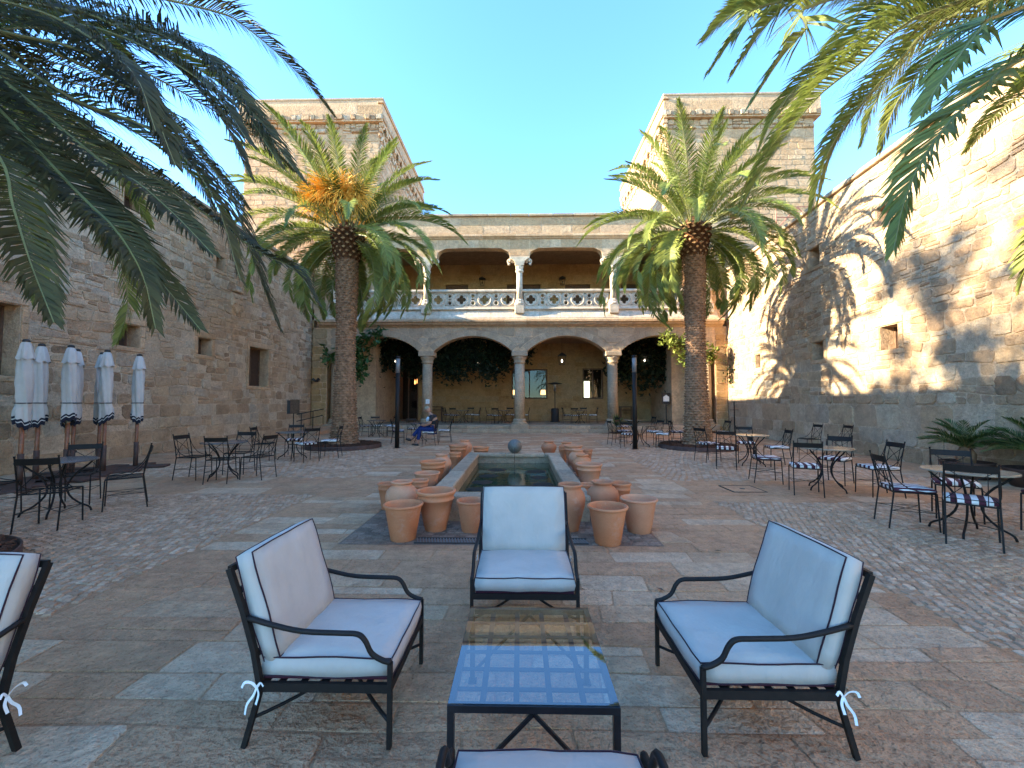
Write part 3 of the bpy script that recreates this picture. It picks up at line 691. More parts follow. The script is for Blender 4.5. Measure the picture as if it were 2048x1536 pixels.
# back walls of the arcade and the gallery
YBK = 26.9
fK = Frame((0, YBK, 0), (1, 0, 0), (0, 0, 1), (0, -1, 0))
wA, wB, dA = (-.55, 1.78, 1.78, 3.72), (4.05, 5.38, 1.78, 3.76), (-7.95, -6.62, .36, 4.1)
low = curve_panel(rect(-11, 11, .3, 5.4), [rect(*wA), rect(*wB), rect(dA[0], dA[1], .35, dA[3])], .5, M['ochre'], 'back_wall', B, fK.m4())
lay(low, fK, cells(-11, 11, .36, 5.38, (.32, .5), (.5, 1.0), rg, .03, .03, .1, [(a - .1, b + .1, c - .1, d + .1) for a, b, c, d in (wA, wB, dA)]), M['ochre'], (.006, .018), .012, .014, 150, 'stone', 'stones', rg)
ups = [(-.85, 1.35, 6.2, 9.3), (2.95, 4.6, 6.2, 9.28), (-4.9, -3.4, 6.2, 9.3), (6.6, 8.0, 6.2, 9.28), (-9.0, -7.6, 6.2, 9.3)]
up = curve_panel(rect(-11, 11, 6.2, 10.7), [rect(*x) for x in ups], .5, M['ochre'], 'back_wall', B, fK.m4())
lay(up, fK, cells(-11, 11, 8.2, 10.6, (.35, .5), (.6, 1.1), rg, .02, .02, .05, [(a - .1, b + .1, c, d + .1) for a, b, c, d in ups]), M['ochre'], (.004, .012), .012, .012, 60, 'stone', 'stones', rg)
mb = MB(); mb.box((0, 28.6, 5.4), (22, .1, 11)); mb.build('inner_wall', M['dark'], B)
mb = MB()
mb.box((-10.95, 24.6, 5.5), (.1, 6, 11)); mb.box((10.95, 24.6, 5.5), (.1, 6, 11)); mb.build('end_wall', M['ochre'], B, tone=True)
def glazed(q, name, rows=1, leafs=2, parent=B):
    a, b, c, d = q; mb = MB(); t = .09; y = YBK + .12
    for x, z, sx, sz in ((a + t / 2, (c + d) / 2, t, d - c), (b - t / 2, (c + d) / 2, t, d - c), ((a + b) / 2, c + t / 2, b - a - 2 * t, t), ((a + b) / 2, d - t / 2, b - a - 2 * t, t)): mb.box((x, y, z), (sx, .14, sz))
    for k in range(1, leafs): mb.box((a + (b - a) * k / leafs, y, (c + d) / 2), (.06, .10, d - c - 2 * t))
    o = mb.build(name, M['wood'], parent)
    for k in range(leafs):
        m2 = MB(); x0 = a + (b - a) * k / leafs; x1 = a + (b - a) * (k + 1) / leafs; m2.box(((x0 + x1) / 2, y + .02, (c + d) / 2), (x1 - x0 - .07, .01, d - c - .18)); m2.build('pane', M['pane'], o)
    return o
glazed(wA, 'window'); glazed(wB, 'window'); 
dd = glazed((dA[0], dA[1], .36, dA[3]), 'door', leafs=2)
for q in ups:
    mb = MB(); mb.box(((q[0] + q[1]) / 2, YBK + .2, (q[2] + q[3]) / 2), (q[1] - q[0] - .01, .06, q[3] - q[2] - .01)); mb.build('door', M['wood'], B)
mb = MB(); mb.box((4.42, 28.3, 2.42), (.62, .04, 1.15)); mb.build('far_window', M['daylight'], B)
# steps: long stones
for (y, z) in ((21.33, .09), (21.7, .27)):
    x = -9.6
    while x < 9.6:
        l = rg.uniform(.9, 1.5); l = min(l, 9.7 - x); mb = MB(); mb.ct = rg.random(); mb.box((x + l / 2, y, z), (l - .012, .36 if z < .2 else .34, .185), bev=.02); mb.build('step_stone', M['grey'], B, tone=True); x += l
lay(bf, Frame((0, 0, .352), (1, 0, 0), (0, 1, 0), (0, 0, 1)), cells(-10.8, 10.8, 21.9, 26.8, (.5, .6), (.6, .9), rg, .01, .01, 0), M['grey'], (.004, .010), .006, .008, 40, 'floor_stone', 'floor_stones', rg)
# ================================================================== TOWERS
def tower(label, x0, x1, seed, inner):
    T = thing('castle_tower', label, 'tower'); rg = random.Random(seed); y0, y1, H = 22.9, 33.0, 18.9
    HB = 17.15                                             # top of the plain shaft; the parapet above it oversails on corbels
    mb = MB(); mb.ct = .5; mb.box(((x0 + x1) / 2, (y0 + y1) / 2, HB / 2 + .24), (x1 - x0 - .5, y1 - y0 - .5, HB + .48)); mb.build('shaft', M['ashmortar'], T, tone=True)
    mb = MB(); mb.ct = .5; mb.box(((x0 + x1) / 2, (y0 + y1) / 2, (HB + H) / 2 + .25), (x1 - x0 + .0, y1 - y0 + .0, H - HB - .5)); mb.build('parapet', M['ashmortar'], T, tone=True)
    mb = MB(); mb.ct = .6; mb.box(((x0 + x1) / 2, (y0 + y1) / 2, H + .05), (x1 - x0 + .08, y1 - y0 + .08, .14), bev=.03); mb.build('roof_slab', M['grey'], T, tone=True)
    faces = [(Frame((0, y0 + .25, 0), (1, 0, 0), (0, 0, 1), (0, -1, 0)), x0 + .26, x1 - .26, Frame((0, y0, 0), (1, 0, 0), (0, 0, 1), (0, -1, 0)), x0, x1)]
    if inner > 0: faces.append((Frame((x0 + .25, 0, 0), (0, 1, 0), (0, 0, 1), (-1, 0, 0)), y0 + .26, y1 - .3, Frame((x0, 0, 0), (0, 1, 0), (0, 0, 1), (-1, 0, 0)), y0, y1))
    else: faces.append((Frame((x1 - .25, 0, 0), (0, 1, 0), (0, 0, 1), (1, 0, 0)), y0 + .26, y1 - .3, Frame((x1, 0, 0), (0, 1, 0), (0, 0, 1), (1, 0, 0)), y0, y1))
    for fi, (f, a, b, fo, ao, bo) in enumerate(faces):
        hol = [(x0 + 4.0, x0 + 4.25, 15.4, 16.0)] if fi == 0 else []
        lay(T, f, cells(a, b, 7.5, HB - .1, (.28, .42), (.35, .75), rg, .03, .03, .1, hol), M['ashlar'], (.01, .03), .012, .02, 130, 'stone', 'stones', rg)
        if fi == 0:
            mb = MB(); mb.box(f.p(x0 + 4.125, 15.7, .0), (.25, .06, .6)); mb.build('arrow_slit', M['dark'], T)
        lay(T, fo, cells(ao, bo, HB + .92, H - .3, (.36, .42), (.8, 1.4), rg, .01, .01, 0), M['ashlar'], (.006, .014), .008, .01, 40, 'stone', 'stones', rg)
        lay(T, fo, cells(ao, bo, HB + .55, HB + .90, (.34, .36), (.2, .4), rg, .05, .0, .3), M['wall'], (.03, .13), .006, .04, 60, 'carved_stone', 'carved_stones', rg)
        lay(T, f, cells(a, b, HB - .08, HB + .5, (.2, .3), (.2, .45), rg, .06, .05, .3), M['wall'], (.02, .14), .01, .04, 60, 'carved_stone', 'carved_stones', rg)
        if fi == 0: continue
        mb = MB(); p0 = fo.p(ao - .05, H - .2, -.1); p1 = fo.p(bo + .05, H - .2, -.1); c = (p0 + p1) / 2; d = (p1 - p0)
        mb.box(c, (abs(d.x) + .1 if abs(d.x) > 1 else .36, abs(d.y) + .1 if abs(d.y) > 1 else .36, .10), bev=.02); mb.build('moulding', M['ashlar'], T, tone=True)
        # corbel table: stepped corbels joined by little round arches, two tiers
        n = int((bo - ao) / .78); me = me2 = None
        for k in range(n + 1):
            u = ao + .2 + (bo - ao - .4) * k / n
            if me is None:
                m1 = MB(); m1.ct = .5
                for z, dd_, h in ((-.75, .10, .26), (-.48, .20, .26), (-.2, .30, .30)): m1.box((0, -dd_ / 2, z), (.24, dd_, h - .02), bev=.04)
                me = m1.mesh('corbel', M['ashlar'], tone=True)
                m1 = MB(); m1.ct = .7; pts = [(.39 + .33 * math.cos(q), -.22, -.42 + .36 * math.sin(q)) for q in [math.pi * j / 9 for j in range(10)]]; m1.tube(pts, .07, 5)
                pts = [(.39 + .26 * math.cos(q), -.10, -1.05 + .34 * math.sin(q)) for q in [math.pi * j / 9 for j in range(10)]]; m1.tube(pts, .06, 5)
                pts = [(.39 + .26 * math.cos(q), -.04, -1.50 + .34 * math.sin(q)) for q in [math.pi * j / 9 for j in range(10)]]; m1.tube(pts, .05, 5); me2 = m1.mesh('corbel_arch', M['carved'], tone=True)
            if fi == 0: continue
            for nm, ms in (('corbel', me), ('corbel_arch', me2)):
                if nm == 'corbel_arch' and (k == n or fi == 0): continue
                o = bpy.data.objects.new(nm, ms); link(o, T); o.location = f.p(u, HB + .55, 0)
                o.rotation_euler = (0, 0, math.atan2(f.n.x, -f.n.y)); 
                if f.n.x > .5: o.rotation_euler = (0, 0, R(90))
                if f.n.x < -.5: o.rotation_euler = (0, 0, R(-90)); o.location = f.p(u + (0 if nm == 'corbel' else (bo - ao - .4) / n), HB + .55, 0)
    return T
tower('square stone castle tower rising behind the left palm, its corner against the sky', -16.2, -7.85, 31, -1)
tower('square stone castle tower rising behind the right palm, its left side lit by the sun', 8.15, 16.9, 32, 1)
# rusty guard rail on the roof beside the right tower
gr = thing('roof_guard_rail', 'thin reddish metal guard rail crossing in front of the right tower above the wall', 'guard rail', (13.3, 21.4, 10.5))
rr = plain_mat('rusty_pink_iron', (.32, .13, .09), .7, 0, .3, .3, 20)
for x0, x1, z0, z1 in ((0, 2.2, 1.2, 1.2), (0, 2.2, .65, .65), (0, 0, 0, 1.2), (1.1, 1.1, 0, 1.2), (2.2, 2.2, 0, 1.2), (0, 1.1, 0, 1.2), (1.1, 2.2, 1.2, 0)):
    mb = MB(); mb.tube([(x0, 0, z0), (x1, 0, z1)], .028, 6); mb.build('bar', rr, gr)
mb = MB(); mb.box((1.1, .2, -.3), (3.0, .8, .6)); mb.ct = .4; mb.build('ledge', M['ashlar'], gr, tone=True)
# ================================================================== POOL
PX0, PX1, PY0, PY1, PZ = -1.26, .94, 5.5, 10.25, .32
pool = thing('stone_pool', 'long rectangular stone pool of dark green water with weedy planters in it', 'pool')
mb = MB(); mb.ct = .3; t = .22
for c, d in ((((PX0 + PX1) / 2, PY0 + t / 2, .12), (PX1 - PX0 - .06, t, .26)), (((PX0 + PX1) / 2, PY1 - t / 2, .12), (PX1 - PX0 - .06, t, .26)), ((PX0 + t / 2 + .03, (PY0 + PY1) / 2, .12), (t, PY1 - PY0 - 2 * t - .01, .26)), ((PX1 - t / 2 - .03, (PY0 + PY1) / 2, .12), (t, PY1 - PY0 - 2 * t - .01, .26))): mb.box(c, d)
mb.build('basin', M['grey'], pool, tone=True)
rg = random.Random(41)
def run(x0, y0, x1, y1, wd):
    L = math.hypot(x1 - x0, y1 - y0); k = 0; hz = abs(x1 - x0) > abs(y1 - y0)
    while k < L - .01:
        l = min(rg.uniform(.7, 1.1), L - k); l = L - k if L - k - l < .3 else l
        cx = x0 + (x1 - x0) * (k + l / 2) / L; cy = y0 + (y1 - y0) * (k + l / 2) / L
        mb = MB(); mb.ct = rg.random(); mb.box((cx, cy, PZ - .035 + rg.uniform(-.004, .004)), (l - .01, wd, .08) if hz else (wd, l - .01, .08), bev=.015); mb.build('rim_stone', M['grey'], pool, tone=True); k += l
W2 = .28
run(PX0, PY0 + W2 / 2, PX1, PY0 + W2 / 2, W2); run(PX0, PY1 - W2 / 2, PX1, PY1 - W2 / 2, W2)
run(PX0 + W2 / 2, PY0 + W2 + .005, PX0 + W2 / 2, PY1 - W2 - .005, W2); run(PX1 - W2 / 2, PY0 + W2 + .005, PX1 - W2 / 2, PY1 - W2 - .005, W2)
mb = MB(); mb.add([(PX0 + .1, PY0 + .1, .10), (PX1 - .1, PY0 + .1, .10), (PX1 - .1, PY1 - .1, .10), (PX0 + .1, PY1 - .1, .10)], [(0, 1, 2, 3)]); mb.build('water', M['water'], pool)
for i, (x, y) in enumerate(((-.75, 6.5), (-.72, 7.0), (-.68, 7.6), (-.62, 8.25), (-.15, 6.75), (.38, 6.95), (.40, 7.45), (.36, 8.1), (.33, 8.8), (-.5, 9.0))):
    mb = MB(); n = 14; r = .20 + rg.uniform(-.03, .03); ring = [(r * rg.uniform(.8, 1.1) * math.cos(2 * math.pi * k / n), r * rg.uniform(.8, 1.1) * math.sin(2 * math.pi * k / n), .0) for k in range(n)]
    mb.add([(0, 0, .012)] + ring, [(0, 1 + k, 1 + (k + 1) % n) for k in range(n)])
    mb.build('weed_clump', M['weed'], pool, True).location = (x, y, .103)
ball = thing('fountain_ball', 'round grey stone fountain ball on the far rim of the pool', 'fountain', (-.13, 10.12, PZ + .0))
mb = MB(); n = 14
mb.lathe([(max(.005, .172 * math.sin(math.pi * k / n)), .172 - .172 * math.cos(math.pi * k / n)) for k in range(n + 1)], 24); mb.build('sphere', M['ball'], ball, True)
mb = MB(); mb.tube([(0, -.17, .14), (0, -.20, .05), (.002, -.215, -.10), (0, -.22, -.21)], .006, 5); mb.build('water_trickle', M['glass'], ball, True)
# ================================================================== TERRACOTTA POTS
def scale_prof(p, r, h): return [(a * r, b * h) for a, b in p]
PROF = {
 'bucket': [(.60, 0), (.62, .01), (.90, .90), (.91, .92), (.985, .935), (1.0, .965), (.985, .995), (.93, 1.0), (.88, .975), (.86, .90), (.60, .08), (.02, .07)],
 'collar': [(.50, 0), (.52, .01), (.72, .45), (.86, .76), (.89, .765), (.90, .80), (.87, .81), (.90, .90), (.96, .92), (1.0, .955), (.99, .99), (.92, 1.0), (.86, .97), (.80, .85), (.5, .15), (.02, .12)],
 'jar': [(.46, 0), (.48, .01), (.78, .30), (.98, .52), (1.0, .62), (.93, .74), (.72, .84), (.58, .885), (.55, .91), (.60, .935), (.68, .955), (.69, .985), (.63, 1.0), (.55, .97), (.50, .91), (.55, .85), (.8, .70), (.7, .3), (.02, .2)],
 'tall': [(.50, 0), (.52, .01), (.74, .28), (.96, .55), (1.0, .68), (.92, .80), (.74, .88), (.70, .90), (.74, .93), (.80, .955), (.80, .985), (.74, 1.0), (.66, .97), (.62, .91), (.85, .75), (.7, .3), (.02, .2)]}
pots = [('bucket', -1.329, 4.761, .225, .40, 0, 'plain flared terracotta pot, nearest of those left of the pool'),
 ('collar', -1.029, 5.114, .245, .48, 0, 'tall double-rimmed terracotta pot between the plain pot and the pool corner'),
 ('bucket', -.589, 5.075, .185, .37, 2, 'plain terracotta pot half hidden behind the back of the middle armchair'),
 ('jar', -1.581, 5.579, .215, .50, 1, 'round-shouldered terracotta jar behind the nearest plain pot, left of pool'),
 ('collar', -1.93, 6.06, .14, .38, 2, 'small rimmed terracotta pot peeping out left of the round-shouldered jar'),
 ('collar', -1.50, 6.20, .14, .40, 0, 'small rimmed terracotta pot peeping out right of the round-shouldered jar'),
 ('bucket', -1.53, 6.854, .215, .40, 1, 'plain terracotta pot standing alone halfway along the left pool rim'),
 ('collar', -1.594, 7.624, .245, .48, 0, 'broad double-rimmed terracotta pot just behind the plain one on the left of the pool'),
 ('jar', -1.60, 8.495, .20, .50, 1, 'terracotta jar with open neck behind the broad double-rimmed pot'),
 ('collar', -1.47, 9.42, .14, .42, 0, 'small double-rimmed terracotta pot beside the left pool rim near its far end'),
 ('collar', -1.56, 10.488, .24, .48, 2, 'large double-rimmed terracotta pot at the far left corner of the pool'),
 ('jar', -1.56, 11.74, .21, .50, 1, 'farthest terracotta jar on the left, beyond the pool corner'),
 ('collar', -1.015, 10.828, .22, .40, 0, 'low rimmed terracotta pot behind the far rim, left of the stone ball'),
 ('jar', .833, 12.1, .225, .43, 2, 'squat terracotta jar standing apart behind the far rim, right of the stone ball'),
 ('jar', 1.271, 11.5, .215, .46, 0, 'terracotta jar at the far right corner of the pool'),
 ('collar', 1.31, 10.35, .235, .50, 1, 'wide double-rimmed terracotta pot in the far right cluster'),
 ('collar', 1.13, 10.85, .115, .42, 0, 'narrow rimmed terracotta pot at the inner side of the far right cluster'),
 ('collar', 1.63, 10.124, .12, .42, 2, 'narrow orange terracotta pot at the outer side of the far right cluster'),
 ('jar', 1.31, 9.55, .205, .48, 1, 'terracotta jar in front of the far right cluster of pots'),
 ('jar', 1.30, 8.792, .20, .46, 0, 'terracotta jar directly behind the wide double-rimmed pot on the right rim'),
 ('collar', 1.22, 7.435, .24, .47, 1, 'wide double-rimmed terracotta pot halfway along the right pool rim'),
 ('tall', .609, 5.123, .185, .56, 2, 'tall slim terracotta jar right behind the middle armchair'),
 ('jar', 1.103, 5.62, .215, .50, 2, 'big-bellied terracotta jar between the tall jar and the two plain pots on the right'),
 ('collar', .97, 6.15, .13, .36, 0, 'little terracotta pot tucked behind the left side of the big-bellied jar'),
 ('collar', 1.42, 5.95, .15, .42, 0, 'rimmed terracotta pot tucked behind the right side of the big-bellied jar'),
 ('bucket', 1.43, 5.087, .22, .40, 1, 'plain flared terracotta pot at the outer right corner of the dark paving'),
 ('bucket', .967, 4.669, .225, .41, 0, 'plain flared terracotta pot nearest the viewer on the right of the pool')]
for k, x, y, r, h, mi, lab in pots:
    o = thing('terracotta_jar' if k in ('jar', 'tall') else 'terracotta_pot', lab, 'jar' if k in ('jar', 'tall') else 'pot', (x, y, .004), rg.uniform(0, 6), 'terracotta pots round the pool')
    pf = scale_prof(PROF[k], r, h); cut = 7 if k == 'bucket' else (10 if k == 'collar' else 12)
    ri = {'bucket': 3, 'collar': 8, 'jar': 9, 'tall': 8}[k]
    mb = MB(); mb.lathe(pf[:ri + 1], 30, cap=False); mb.lathe(pf[ri + 4:], 30, cap=False); mb.lathe(pf[:1] + [(.01, .001)], 30, cap=False); mb.build('body', M['terra'][mi], o, True)
    mb = MB(); mb.lathe(pf[ri:ri + 5], 30, cap=False); mb.build('rim', M['terra'][mi], o, True)
    if k == 'bucket': mb = MB(); mb.lathe([(r * .845, h * .80), (r * .865, h * .806), (r * .85, h * .815)], 30, cap=False); mb.build('groove_line', M['terra'][mi], o, True)
# ================================================================== LOUNGE ARMCHAIRS
def cushion_mesh(lx, ly, lz, puff=.012, n=7):
    """soft box cushion; returns faces plus the piping edge loops"""
    mb = MB(); q = n
    def P(i, j, top):
        u, v = i / q * 2 - 1, j / q * 2 - 1
        e = .94
        x = lx / 2 * (u * (1 - .018 * (v * v) ** 2)); y = ly / 2 * (v * (1 - .018 * (u * u) ** 2))
        z = (lz / 2 + puff * (1 - u ** 2) * (1 - v ** 2) + .003 * math.sin(i * 2.1 + j * 1.3 + lx * 40) - .004 * (abs(u) * abs(v)) ** 3) * (1 if top else -1); return (x, y, z)
    idx = {}
    vs = []; fs = []
    for top in (0, 1):
        for i in range(q + 1):
            for j in range(q + 1): idx[top, i, j] = len(vs); vs.append(P(i, j, top))
    for i in range(q):
        for j in range(q):
            fs.append((idx[1, i, j], idx[1, i + 1, j], idx[1, i + 1, j + 1], idx[1, i, j + 1])); fs.append((idx[0, i, j + 1], idx[0, i + 1, j + 1], idx[0, i + 1, j], idx[0, i, j]))
    per = [(i, 0) for i in range(q)] + [(q, j) for j in range(q)] + [(i, q) for i in range(q, 0, -1)] + [(0, j) for j in range(q, 0, -1)]
    base = len(vs)
    for (i, j) in per:
        a, b = vs[idx[0, i, j]], vs[idx[1, i, j]]; k = 1.022 + rnd.uniform(-.002, .002); vs.append((a[0] * k + rnd.uniform(-.002, .002), a[1] * k + rnd.uniform(-.002, .002), 0))
    for t in range(len(per)):
        a, b = per[t], per[(t + 1) % len(per)]; m, m2 = base + t, base + (t + 1) % len(per)
        fs += [(idx[0, *a], idx[0, *b], m2, m), (m, m2, idx[1, *b], idx[1, *a])]
    mb.add(vs, fs); loops = []
    for top in (0, 1): loops.append([vs[idx[top, *p]] for p in per] + [vs[idx[top, *per[0]]]])
    return mb, loops
def make_armchair(name, label, loc, rz, W=.64):
    """front towards -y, origin on the floor under the front edge"""
    t = thing(name, label, 'armchair', loc, rz, 'cream cushioned iron armchairs round the glass table')
    bar = .013; hw = W / 2
    for s in (-1, 1):
        x = s * hw
        mb = MB(); mb.box((x, .0, .19), (.022, .020, .37)); mb.build('leg', M['iron'], t)
        mb = MB(); mb.tube([(x, .655, .0), (x, .60, .20), (x, .585, .27)], .0155, 4); mb.build('leg', M['iron'], t)
        pts = catmull([(x, -.005, .375), (x, .035, .385), (x, .085, .415), (x, .115, .470), (x, .150, .498), (x, .23, .502), (x, .40, .508), (x, .54, .535), (x, .655, .566)], 28)
        mb = MB(); mb.tube(pts, .0132, 6); mb.build('armrest', M['iron'], t, True)
    mb = MB()
    for s in (-1, 1): mb.box((s * hw, .295, .265), (.020, .60, .038))
    mb.box((0, 0, .265), (W - .022, .018, .038)); mb.box((0, .59, .265), (W - .022, .018, .038))
    for k in range(5): mb.box((0, .1 + k * .1, .275), (W - .03, .03, .006))
    mb.build('seat_frame', M['iron'], t)
    mb = MB(); ang = math.atan2(.165, .50)
    for s in (-1, 1): mb.tube([(s * hw, .585, .25), (s * hw, .62, .42), (s * hw, .675, .60), (s * hw, .745, .785)], .0165, 4)
    mb.box((0, .745, .78), (W, .018, .03)); mb.box((0, .705, .68), (W - .02, .012, .03)); mb.box((0, .655, .55), (W - .02, .012, .03)); mb.box((0, .615, .40), (W - .02, .012, .03))
    mb.build('back_frame', M['iron'], t)
    for s, y0 in ((-1, .0), (1, .0), (-1, .64), (1, .64)):
        cx, cy = 0, .30; pts = []
        for k in range(11):
            q = k / 10 * math.pi / 2; f = math.sin(q); pts.append((s * hw * (1 - f), y0 + (cy - y0) * f, .118 + .125 * (1 - math.cos(q))))
        mb = MB(); mb.tube(pts, .0088, 6); mb.build('stretcher', M['iron'], t, True)
    mb, loops = cushion_mesh(W - .035, .60, .088); o = mb.build('seat_cushion', M['cushion'], t, True); o.location = (0, .295, .340)
    mb = MB()
    for l in loops: mb.tube(l, .0038, 5, False)
    mb.build('piping', M['piping'], o, True)
    mb = MB(); mb.box((0, .295, .290), (W - .05, .585, .012)); mb.build('seat_lining', M['burg'], t)
    mb, loops = cushion_mesh(W - .035, .50, .085, .010); o = mb.build('back_cushion', M['cushion'], t, True)
    o.location = (0, .622, .605); o.rotation_euler = (R(90) - .30, 0, 0)
    mb = MB()
    for l in loops: mb.tube(l, .0038, 5, False)
    mb.build('piping', M['piping'], o, True)
    mb = MB()
    for s in (-1, 1):
        x = s * (hw + .019)
        for P_ in (((.592, .272), (.612, .296), (.640, .300), (.650, .280)), ((.592, .272), (.572, .296), (.556, .284)), ((.592, .272), (.604, .240), (.628, .205), (.632, .165)), ((.590, .272), (.580, .245), (.588, .205))):
            pp = catmull([(x + s * (.002 + .005 * k), y_, z_) for k, (y_, z_) in enumerate(P_)], 8); vs = []
            for k, p_ in enumerate(pp):
                t_ = (pp[min(k + 1, 8)] - pp[max(k - 1, 0)]).normalized(); q_ = Vector((.35, -t_.z, t_.y)).normalized() * .0055; vs += [p_ - q_, p_ + q_]
            mb.add(vs, [(2 * k, 2 * k + 1, 2 * k + 3, 2 * k + 2) for k in range(8)])
    mb.build('ribbon_tie', M['ribbon'], t)
    return t
arm = make_armchair('armchair', 'cream cushioned black iron armchair facing the viewer beyond the glass table', (.03, 2.80, .006), 0, .70)
make_armchair('armchair', 'cream cushioned black iron armchair left of the glass table, facing right', (-.585, 2.21, .006), R(90), .60)
make_armchair('armchair', 'cream cushioned black iron armchair right of the glass table, facing left', (.805, 2.21, .006), R(-90), .62)
make_armchair('armchair', 'cream armchair cut off by the left edge of the photo', (-2.56, 1.22, .006), 0, .64)
make_armchair('armchair', 'cream armchair of which only the front edge shows at the bottom', (.09, 1.435, .006), R(180), .64)
# ================================================================== GLASS COFFEE TABLE
ct = thing('coffee_table', 'low rectangular glass-topped black iron coffee table among the armchairs', 'table', (.05, 2.0, .006))
TW, TD, TH = .655, .76, .40; f = .026
mb = MB()
for s in (-1, 1): mb.box((s * (TW / 2 - f / 2), 0, TH - f / 2 - .004), (f, TD, f)); mb.box((0, s * (TD / 2 - f / 2), TH - f / 2 - .004), (TW - 2 * f, f, f))
mb.build('frame', M['bluebar'], ct)
for sx in (-1, 1):
    for sy in (-1, 1):
        mb = MB(); mb.box((sx * (TW / 2 - f / 2), sy * (TD / 2 - f / 2), (TH - f) / 2 - .003), (f, f, TH - f - .004)); mb.box((sx * (TW / 2 - f / 2), sy * (TD / 2 - f / 2), .004), (.045, .045, .008)); mb.build('leg', M['bluebar'], ct)
for sy in (-1, 1):
    y = sy * (TD / 2 - f / 2)
    for s in (-1, 1):
        mb = MB(); mb.tube([(0, y, TH - f - .012), (s * (TW / 2 - f), y, .06)], .009, 4); mb.build('brace', M['bluebar'], ct)
mb = MB()
for k in range(1, 5): mb.box((-TW / 2 + TW * k / 5, 0, TH - .020), (.024, TD - 2 * f, .005))
for k in range(1, 6): mb.box((0, -TD / 2 + TD * k / 6, TH - .026), (TW - 2 * f, .022, .005))
mb.build('lattice', M['bluebar'], ct)
mb = MB(); mb.box((0, 0, TH), (TW - .006, TD - .006, .006)); mb.build('glass_top', M['tableglass'], ct)
# ================================================================== DINING CHAIRS AND TABLES
def make_chair(cushion, label='chair'):
    """front towards -y, origin on the floor under the seat centre"""
    t = thing('iron_chair', label, 'chair'); h = .21; r = .0085; I = M['iron']
    for s in (-1, 1):
        mb = MB(); mb.tube([(s * (h + .005), -.215, 0), (s * h, -.20, .44)], .0095, 5); mb.build('leg', I, t)
        mb = MB(); mb.tube([(s * (h - .005), .265, 0), (s * (h - .01), .205, .44), (s * (h - .012), .225, .60), (s * (h - .012), .285, .895), (s * (h - .012), .287, .91)], [.0095, .0095, .009, .009, .014], 5); mb.build('leg', I, t)
        pts = catmull([(s * (h - .01), .262, .80), (s * h, .215, .66), (s * (h + .005), .12, .54), (s * h, 0, .478), (s * h, -.19, .452)], 10); mb = MB(); mb.tube(pts, .006, 5); mb.build('side_brace', I, t, True)
    mb = MB()
    mb.tube([(-h, -.20, .445), (h, -.20, .445), (h - .01, .205, .445), (-h + .01, .205, .445), (-h, -.20, .445)], .0095, 5)
    for k in range(-2, 3): mb.box((k * .07, 0, .447), (.022, .40, .004))
    mb.build('seat_frame', I, t)
    mb = MB(); n = 7; vs = []
    for z in (.800, .878):
        for k in range(n): u = k / (n - 1) * 2 - 1; y = .265 + (z - .80) * .2 + .022 * (1 - u * u); vs += [(u * (h - .01), y, z), (u * (h - .01), y + .006, z)]
    fs = []
    for k in range(n - 1):
        a = 2 * k; fs += [(a, a + 2, a + 2 + 2 * n, a + 2 * n), (a + 1, a + 1 + 2 * n, a + 3 + 2 * n, a + 3), (a + 2 * n, a + 2 + 2 * n, a + 3 + 2 * n, a + 1 + 2 * n), (a, a + 1, a + 3, a + 2)]
    mb.add(vs, fs); mb.build('top_rail', I, t)
    mb = MB()
    for s in (-1, 1): mb.tube([(s * (h - .015), .212, .49), (s * .04, .25, .66), (-s * (h - .06), .276, .80)], .005, 4)
    for s in (-1, 1): mb.tube([(s * .12, .20, .45), (s * .12, .272, .80)], .005, 4)
    mb.tube([(-h, .207, .50), (h, .207, .50)], .005, 4)
    mb.build('back_cross', I, t)
    mb = MB()
    for s in (-1, 1): mb.tube([(s * h, -.207, .22), (s * h, .237, .22)], .0045, 4); mb.tube([(s * h, -.207, .22), (-s * h, .237, .22)], .0045, 4)
    mb.build('stretcher', I, t)
    if cushion:
        c, loops = cushion_mesh(.415, .40, .045, .006, 5); o = c.build('seat_cushion', M['stripe'], t, True); o.location = (0, -.005, .476)
    return t
bare = make_chair(False); strp = make_chair(True); used = {}
def chair(x, y, face, label, group, cushion, z=.006, key=None):
    src = strp if cushion else bare
    rz = R(face) + math.pi / 2                                      # face: direction the sitter looks, degrees from +X
    if src.name not in used: used[src.name] = 1; src.location = (x, y, z); src.rotation_euler = (0, 0, rz); src['label'] = label; src['group'] = group; return src
    return dup(src, None, (x, y, z), rz, label=label, group=group, cat='chair')
def make_table(r, mat, label='table'):
    t = thing('round_table', label, 'table'); mb = MB(); mb.lathe([(r - .01, .722), (r, .726), (r, .742), (r - .006, .746)], 40); mb.build('tabletop', mat, t)
    for k in range(4):
        q = k * math.pi / 2 + .6; c, s = math.cos(q), math.sin(q)
        prof = [(r * .86, .72), (r * .74, .66), (r * .42, .53), (r * .24, .38), (r * .30, .24), (r * .56, .12), (r * .80, .06), (r * .86, .0)]
        pts = catmull([(p * c, p * s, z) for p, z in prof], 16); mb = MB(); mb.tube(pts, .0125, 6); mb.build('leg', M['iron'], t, True)
    mb = MB(); mb.tube([(r * .25 * math.cos(a), r * .25 * math.sin(a), .40) for a in [2 * math.pi * k / 16 for k in range(17)]], .006, 5, False); mb.build('ring', M['iron'], t, True)
    return t
tl = make_table(.41, M['tabletopdark']); tr_ = make_table(.41, M['tabletop']); tused = {}
def table(x, y, label, group, warm, z=.006):
    src = tr_ if warm else tl
    if src.name not in tused: tused[src.name] = 1; src.location = (x, y, z); src['label'] = label; src['group'] = group; return
    dup(src, None, (x, y, z), rnd.uniform(0, 1.5), label=label, group=group)
GC, GT = 'iron dining chairs in the courtyard', 'round iron tables in the courtyard'
G2, GT2 = 'iron dining chairs under the arcade', 'round tables under the arcade'
